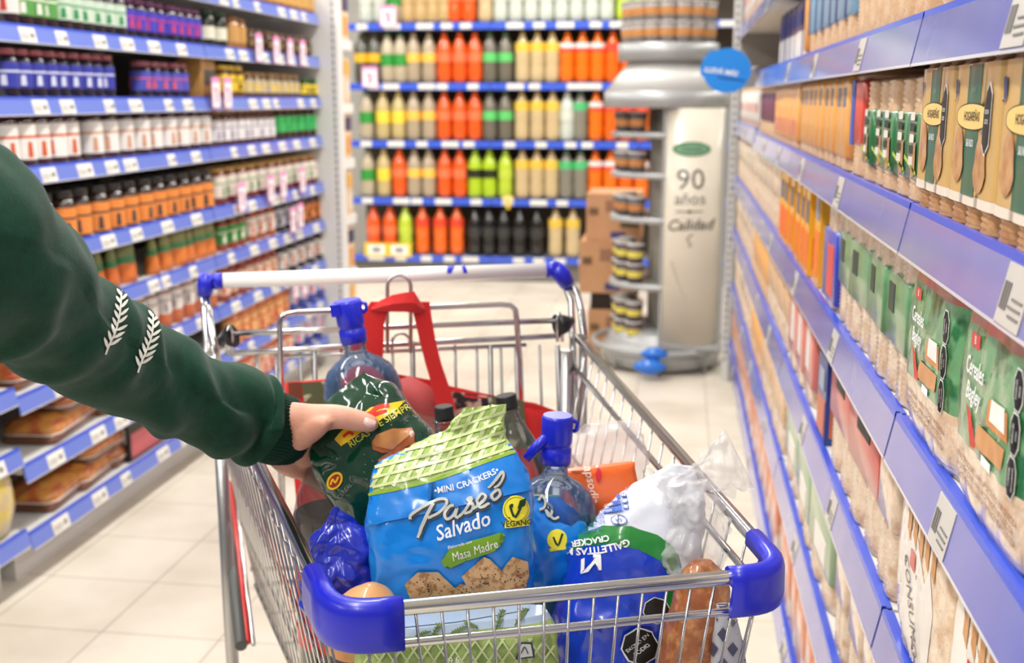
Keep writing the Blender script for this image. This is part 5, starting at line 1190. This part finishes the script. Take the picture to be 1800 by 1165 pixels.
# -- bottles with black caps, one blue cap, dark soda bottle
CLR = clear('clear_bottle', (232, 234, 234), (150, 156, 156), .05, .5)
def bottle(px, py, Y, tilt, yaw, label, capm, r=.04, H=.26, body=CLR, capr=.0155, caph=.018, lab=None, name='soda_bottle'):
    top = PY(px, py, Y); T = Matrix.Translation(top) @ Matrix.Rotation(math.radians(yaw), 4, 'Z') @ Matrix.Rotation(math.radians(tilt), 4, 'Y')
    mb = MB(); mb.lathe([(r*.5, -H), (r*.92, -H+.006), (r, -H+.03), (r, -H*.55), (r*.94, -H*.5), (r, -H*.45), (r*.98, -.085), (r*.75, -.052), (r*.48, -.026), (.0135, -.014), (.013, -.004), (.016, -.003), (.013, 0)], body, 32, M4=T)
    o = mb.build(name, origin=T @ Vector((0, 0, -H))); tag(o, label, 'bottle')
    mb = MB(); mb.lathe([(capr, 0), (capr*1.04, .003), (capr, .004), (capr*.97, caph-.002), (capr*.9, caph)], capm, 28, M4=T); child(mb, 'cap', o)
    if lab: mb = MB(); mb.lathe([(r*1.01, -H*.68), (r*1.01, -H*.42)], lab, 32, M4=T, cap=False); child(mb, 'label', o)
    return o
bottle(782, 737, 1.38, -4, 0, 'clear bottle with black cap left of the small blue cap', mat('black_cap', (26, 28, 26), .4), capr=.0125)
bottle(893, 717, 1.42, -10, 0, 'clear tilted bottle with black cap right of the small blue cap', mat('black_cap', (26, 28, 26)), capr=.0140)
bottle(829, 742, 1.47, 0, 0, 'small bottle with light blue cap between the two black capped bottles', C((44, 140, 214), .4, .2), capr=.0128, caph=.014)
COLA = mat('dark_cola', (24, 14, 12), .1, coat=1.)
def dark():
    top = PY(520, 765, 1.20); top = PY(530, 775, 1.22); top.x = -.385; T = Matrix.Translation(top)
    mb = MB(); r = .052; H = .30
    prof = [(r*.5, -H), (r*.92, -H+.006), (r, -H+.03), (r, -.12), (r, -.085), (r*.9, -.06), (r*.7, -.035), (r*.42, -.014), (.014, -.004), (.013, 0)]
    cg = mat('smoky_bottle', (110, 104, 100), .06, alpha=.45, coat=1.)
    mb.lathe(prof, None, 40, M4=T, mfun=lambda i: COLA if i < 4 else cg); o = mb.build('cola_bottle', origin=top+Vector((0, 0, -H))); tag(o, 'dark cola bottle with red label under the hand at the left rim', 'bottle')
    mb = MB(); mb.lathe([(r*1.012, -.24), (r*1.012, -.118)], C((206, 24, 28), .3, .6), 40, M4=T, cap=False); child(mb, 'label', o)
    mb = MB(); mb.lathe([(.0155, 0), (.0155, .016), (.014, .018)], C((200, 30, 30)), 24, M4=T); child(mb, 'cap', o)
dark()
# -- orange snack pack in clear film behind the right jug
base = PY(1060, 985, 1.34); T = frame(base, 18, 8, -4)
ORF = mat('orange_film', (240, 104, 34), .3, coat=.6)
mb = blob([(0, 0, 0, .03, .02), (.02, 0, 0, .042, .03), (.09, 0, 0, .046, .03), (.125, 0, 0, .044, .012), (.132, 0, 0, .043, .004)], T, nseg=48, sub=7, e=.6, wr=.002, ws=26, cr=.002, seed=17, m=ORF)
P = Printer(mb); P.text('Rapsodia', 1038, 845, 22, C((240, 220, 200)), -78, 3, .2, .01); P.put(ell(1052, 835, 5, 12), C((214, 40, 60)), 3); P.put(stroke([(1048, 822), (1056, 812)], 3), WHITEINK, 3)
P.put(poly([(1000, 800), (1022, 798), (1026, 830), (1004, 830)]), C((120, 40, 30)), 3)
o = mb.build('biscuit_pack', origin=base); tag(o, 'orange biscuit pack inside clear film behind the right water jug', 'snack bag')
base = PY(1062, 830, 1.36); T = frame(base, 18, 0, 0)
mb = blob([(-.05, 0.01, 0, .05, .03), (0, 0, 0, .055, .03), (.03, 0, 0, .055, .024), (.05, .004, 0, .046, .016), (.064, .008, 0, .036, .006)], T, nseg=56, sub=7, e=.8, wr=.008, ws=30, cr=.005, seed=18, m=FILM)
o = mb.build('plastic_wrap', origin=base); tag(o, 'milky clear plastic bag top rising behind the orange biscuit pack', 'plastic wrap')
# -- red fabric tote hanging from the hook
REDF = mat('red_fabric', (206, 28, 26), .7, bump=.3, bscale=300., sheen=.2); PAT = mat('floral_fabric', (206, 160, 146), .7, rgb2=(46, 32, 40), nscale=28., thresh=(.48, .54)); PAT2 = mat('olive_fabric', (92, 96, 66), .7, rgb2=(206, 200, 170), nscale=40., thresh=(.55, .62))
Bt = -.075; 
def tp(px, py, o=0.): return gp(px, py, Bt+o)
mb = MB(); front = []; top = [(500, 672), (560, 668), (620, 662), (690, 656), (760, 668), (790, 690), (850, 698), (900, 702), (940, 708), (978, 722)]
rings = []
for i in range(9):
    t = i/8; R = []
    for (x, y) in top: R.append(tp(x+(750-x)*.10*t, y+t*250, .012*sin(pi*t)-.006*cos(x*.05)*t))
    for (x, y) in reversed(top): R.append(tp(x+(750-x)*.10*t, y+t*250, .05*sin(pi*t)+.008+.004*sin(x*.07)))
    rings.append(R)
rings = rings[::-1]
mb.loft(rings, REDF); tote = mb.build('tote_bag', origin=tp(740, 900)); tag(tote, 'red fabric tote bag hanging by its strap inside the rear of the cart', 'tote bag')
P = Printer(mb); m2 = MB(); P.mb = m2
P.put(poly([(786, 688), (870, 697), (918, 702), (922, 760), (800, 750)]), PAT, 2); P.put(poly([(845, 700), (858, 701), (860, 725), (848, 724)]), C((34, 28, 44)), 3); P.put(poly([(858, 699), (920, 705), (930, 790), (860, 780)]), PAT2, 3)
P.put(poly([(530, 672), (600, 668), (604, 745), (540, 745)]), PAT2, 2); P.put(poly([(700, 690), (760, 690), (770, 760), (700, 760)]), C((196, 130, 120), .7), 2); P.put(poly([(506, 672), (530, 671), (532, 700), (508, 700)]), C((120, 60, 40), .7), 2)
child(m2, 'patterned_panel', tote)
def ribbon(pts, wd, name, off=-.02):
    mb = MB(); rings = []
    for i, (x, y, w_) in enumerate(pts):
        a = gp(x-w_/2, y, Bt+off); b = gp(x+w_/2, y, Bt+off); n_ = hn*.0015
        rings.append([a-n_, b-n_, b+n_, a+n_])
    mb.loft(rings, REDF, smooth=False); return child(mb, name, tote)
ribbon([(650, 720, 60), (640, 660, 62), (645, 610, 58), (650, 570, 50), (662, 545, 40), (672, 530, 40)], 0, 'strap'); ribbon([(682, 530, 42), (738, 530, 34), (744, 560, 30), (752, 600, 28), (762, 640, 28), (775, 680, 30), (785, 720, 34)], 0, 'strap')
mb = MB(); rings = []
for (x, y0, y1, d_) in ((652, 540, 545, .0), (668, 528, 548, .006), (690, 518, 548, .010), (712, 514, 548, .011), (728, 512, 550, .009), (738, 528, 550, .005), (746, 538, 547, .0)):
    c0 = gp(x, y0, Bt-.02-d_); c1 = gp(x, y1, Bt-.02-d_); c2 = gp(x, y1, Bt-.008+d_); c3 = gp(x, y0, Bt-.008+d_); rings.append([c0, L(c0, c1, .5)-BK*.006, c1, c2, c3])
mb.loft(rings, REDF, smooth=False); child(mb, 'strap_knot', tote)
mb = MB(); rings = []      # red flap lying right of the jug
for (x, y0, y1) in ((690, 672, 700), (720, 660, 720), (745, 672, 730), (775, 690, 735)):
    rings.append([tp(x, y0, -.02), tp(x, y1, -.02), tp(x, y1, -.012), tp(x, y0, -.012)])
mb.loft(rings, C((196, 84, 84), .6)); child(mb, 'flap', tote)
# ------------------------------------------------------------------ person: arm, sleeve and hand
def pt(x, y, Y): return PY(x, y, Y)
person = None
def capsule(mb, pts, n=14):
    """pts: (px, py, Y, radius)"""
    P_ = [pt(*p[:3]) for p in pts]; R_ = [p[3] for p in pts]; Q = []; RR = []
    for i in range(len(P_)-1):
        k_ = 5
        p0, p1, p2, p3 = P_[max(i-1, 0)], P_[i], P_[i+1], P_[min(i+2, len(P_)-1)]
        for k in range(k_):
            t = k/k_; Q.append(.5*((2*p1)+(-p0+p2)*t+(2*p0-5*p1+4*p2-p3)*t*t+(-p0+3*p1-3*p2+p3)*t**3)); RR.append(R_[i]+(R_[i+1]-R_[i])*t)
    Q.append(P_[-1]); RR.append(R_[-1])
    d0 = (Q[0]-Q[1]).normalized(); d1 = (Q[-1]-Q[-2]).normalized()
    pre = [(Q[0]+d0*RR[0]*f, RR[0]*g) for f, g in ((.97, .22), (.8, .6), (.45, .89))]; post = [(Q[-1]+d1*RR[-1]*f, RR[-1]*g) for f, g in ((.45, .89), (.8, .6), (.97, .22))]
    allp = pre+list(zip(Q, RR))+post
    mb.tube([a for a, b in allp], [b for a, b in allp], SKIN, n)
mb = MB()
# forearm inside the sleeve and wrist
capsule(mb, [(-130, 380, .76, .045), (-50, 430, .80, .045), (30, 490, .85, .040), (100, 545, .90, .034), (230, 630, 1.01, .028), (370, 712, 1.11, .026), (447, 738, 1.165, .0255), (500, 757, 1.195, .0255), (520, 762, 1.20, .026)], 20)
def onbag(x, y, r, k=.85):
    h = TOAST.t.ray_cast(CO, ray(x, y).normalized())[0]
    return (x, y, (h.y if h else 1.16)-r*k, r)
tb = [onbag(600, 733, .0133, 1.6), onbag(628, 739, .0124, 1.1), onbag(650, 744, .0100, .9)]
# palm
capsule(mb, [(492, 760, 1.20, .027), (520, 772, 1.205, .0265), (535, 790, 1.215, .022)], 18)
capsule(mb, [(492, 775, 1.20, .024), (505, 800, 1.21, .022), (520, 815, 1.22, .018)], 18)
# thumb
capsule(mb, [(505, 740, 1.18, .023), (545, 738, (1.18+tb[0][2])/2, .0185), (578, 733, tb[0][2]*.8+.2*1.18, .0145)]+tb, 18)
capsule(mb, [(525, 762, 1.18, .020), (552, 752, 1.165, .014), (570, 745, 1.155, .008)], 14)
# fingers closing behind the bag
capsule(mb, [(505, 808, 1.215, .0155), (530, 826, 1.225, .0115), (556, 846, 1.228, .0098), (580, 862, 1.225, .0085)], 14)
capsule(mb, [(515, 795, 1.225, .0155), (548, 812, 1.245, .0118), (585, 828, 1.25, .010), (620, 840, 1.24, .0088)], 14)
capsule(mb, [(522, 783, 1.23, .015), (560, 792, 1.255, .0115), (600, 800, 1.262, .0098), (636, 808, 1.25, .0085)], 14)
capsule(mb, [(525, 770, 1.23, .014), (562, 770, 1.25, .0105), (595, 772, 1.255, .009), (622, 776, 1.245, .0078)], 14)
person = mb.build('person', origin=pt(470, 770, 1.19)); tag(person, 'person in a dark green sweatshirt reaching in from the left, gripping the green bag', 'person')
r = person.modifiers.new('skin', 'REMESH'); r.mode = 'VOXEL'; r.voxel_size = .0022; r.use_smooth_shade = True
s_ = person.modifiers.new('soft', 'SMOOTH'); s_.factor = .5; s_.iterations = 8
NAIL = mat('fingernail', (240, 196, 184), .25, coat=.6)
mb = MB(); vs = []
tip = [PY(638, 742, 1.101), PY(656, 748, 1.106)]
T = Matrix.Translation(PY(643, 743, 1.1065)); rings = []
ux = (PY(662, 747, 1.107)-PY(626, 741, 1.1065)).normalized(); uz = (PY(640, 730, 1.11)-PY(640, 750, 1.11)).normalized(); uz = (uz-ux*uz.dot(ux)).normalized(); uy = ux.cross(uz)
if uy.dot(CO-PY(643, 743, 1.1)) < 0: uy = -uy
c0 = PY(644, 744, tb[1][2]*.3+tb[2][2]*.7); c0 = c0-(c0-CO).normalized()*.0100+uy*.0002
for i in range(7):
    a = i/6; hw = .0058*(sin(pi*(.12+.80*a)))**.5; R = []
    for j in range(9):
        b = -1+2*j/8; R.append(c0+ux*(-.009+.019*a)+uz*hw*b*1.05+uy*(.0012-.003*b*b-.0018*(2*a-1)**2))
    rings.append(R)
mb.loft(rings, NAIL, closed=False, cap=False); child(mb, 'thumbnail', person)
# sleeve
FLEECE = mat('green_fleece', (13, 58, 40), .9, sheen=.12, spec=.15, rgb2=(11, 50, 35), nscale=90., bump=.2, bscale=500.)
RIB = mat('green_rib_cuff', (12, 54, 38), .9, sheen=.1, spec=.15)
def sleeve_rings(S, nseg, fold):
    Q = []; n = len(S); sub = 14
    for i in range(n-1):
        a4 = [S[j] for j in (max(i-1, 0), i, i+1, min(i+2, n-1))]
        for k in range(sub):
            t = k/sub; Q.append([.5*((2*b)+(-a+c_)*t+(2*a-5*b+4*c_-d_)*t*t+(-a+3*b-3*c_+d_)*t**3) for a, b, c_, d_ in zip(*a4)])
    Q.append(list(S[-1])); rings = []; C_ = [pt(q[0], q[1], q[2]) for q in Q]; N = len(Q); up = Vector((0, 0, 1)); arc = 0
    for i, q in enumerate(Q):
        t_ = (C_[min(i+1, N-1)]-C_[max(i-1, 0)]).normalized(); a = t_.cross(up).normalized(); b = a.cross(t_).normalized()
        if i: arc += (C_[i]-C_[i-1]).length
        D = (C_[i]-CO).dot(CF); rad = q[3]*D/FPX; R = []
        for j in range(nseg):
            an = 2*pi*j/nseg; d = cos(an)*a+sin(an)*b; p = C_[i]+d*rad
            R.append(p+d*fold(p, arc, an, rad, i/(N-1)))
        rings.append(R)
    return rings
def fold1(p, arc, an, rad, t):
    w1 = .5+.5*sin(arc*75+1.6*sin(an+.6)+noise.noise(p*9)*4.5+.8*an)
    env = .35+.65*max(0, noise.noise(p*7+Vector((5, 5, 5)))+.35)
    f = .0125*(w1**1.7-.35)*env + fbm(p, 14, 2)*.006
    cuffpuff = .009*math.exp(-((t-.93)/.035)**2)
    return f*min(1, (1-t)*12)+cuffpuff
S = [(-620, 40, .60, 150), (-420, 200, .66, 185), (-270, 320, .71, 186), (-150, 385, .75, 182), (-60, 438, .79, 168), (25, 502, .85, 138), (98, 563, .90, 108), (160, 604, .95, 97), (230, 642, 1.01, 90), (300, 680, 1.06, 84), (370, 712, 1.11, 78), (420, 728, 1.15, 76), (447, 738, 1.165, 71), (456, 741, 1.17, 64)]
rings = sleeve_rings(S, 96, fold1)
c0_ = sum(rings[0], Vector())/len(rings[0]); rings = [[c0_+(p-c0_)*.02 for p in rings[0]], [c0_+(p-c0_)*.6 for p in rings[0]]]+rings
mb = MB(); mb.loft(rings, FLEECE, cap=False)
slv = child(mb, 'sleeve', person, 'dark green sweatshirt sleeve')
P = Printer(mb); m2 = MB(); P.mb = m2; TH = mat('embroidery_thread', (222, 222, 208), .6)
def sprig(stem, n, sz):
    P.put(stroke(stem, 3.2, 6), TH, 3, 6)
    pts = []
    Pv = [Vector(p) for p in stem]
    tot = sum((Pv[i+1]-Pv[i]).length for i in range(len(Pv)-1))
    def at(t):
        d = t*tot
        for i in range(len(Pv)-1):
            l_ = (Pv[i+1]-Pv[i]).length
            if d <= l_ or i == len(Pv)-2: return Pv[i].lerp(Pv[i+1], min(1, d/l_)), (Pv[i+1]-Pv[i]).normalized()
            d -= l_
    for k in range(n):
        t = .12+.86*k/(n-1); p, d = at(t)
        for s in (-1, 1):
            tt = p+d*(s*3); ang = atan2(d.y, d.x)+s*math.radians(38); ln = sz*(1-.35*t)*(1 if s > 0 else .8)
            e = Vector((cos(ang), sin(ang))); nn = Vector((-e.y, e.x)); q = []
            for f, w_ in ((0, .6), (.3, 3.0), (.6, 3.2), (.85, 1.8), (1, .2)): q.append(tt+e*ln*f+nn*w_)
            for f, w_ in ((.85, -1.2), (.6, -2.0), (.3, -2.0), (0, -.6)): q.append(tt+e*ln*f+nn*w_)
            P.put(poly([tuple(v) for v in q]), TH, 3, 6)
sprig([(184, 622), (190, 606), (202, 580), (209, 550), (212, 515)], 8, 28)
sprig([(241, 654), (247, 636), (258, 610), (266, 585), (268, 553)], 8, 28)
child(m2, 'embroidery', slv)
S2 = [(452, 740, 1.168, 64), (468, 747, 1.178, 63), (484, 753, 1.19, 62), (494, 757, 1.197, 60.5), (493, 757, 1.197, 56), (484, 753, 1.19, 54)]
def fold2(p, arc, an, rad, t): return .0007*sin(an*56)+.0007
rings = sleeve_rings(S2, 224, fold2)
mb = MB(); mb.loft(rings, RIB, cap=False); child(mb, 'cuff', slv, 'ribbed dark green cuff')
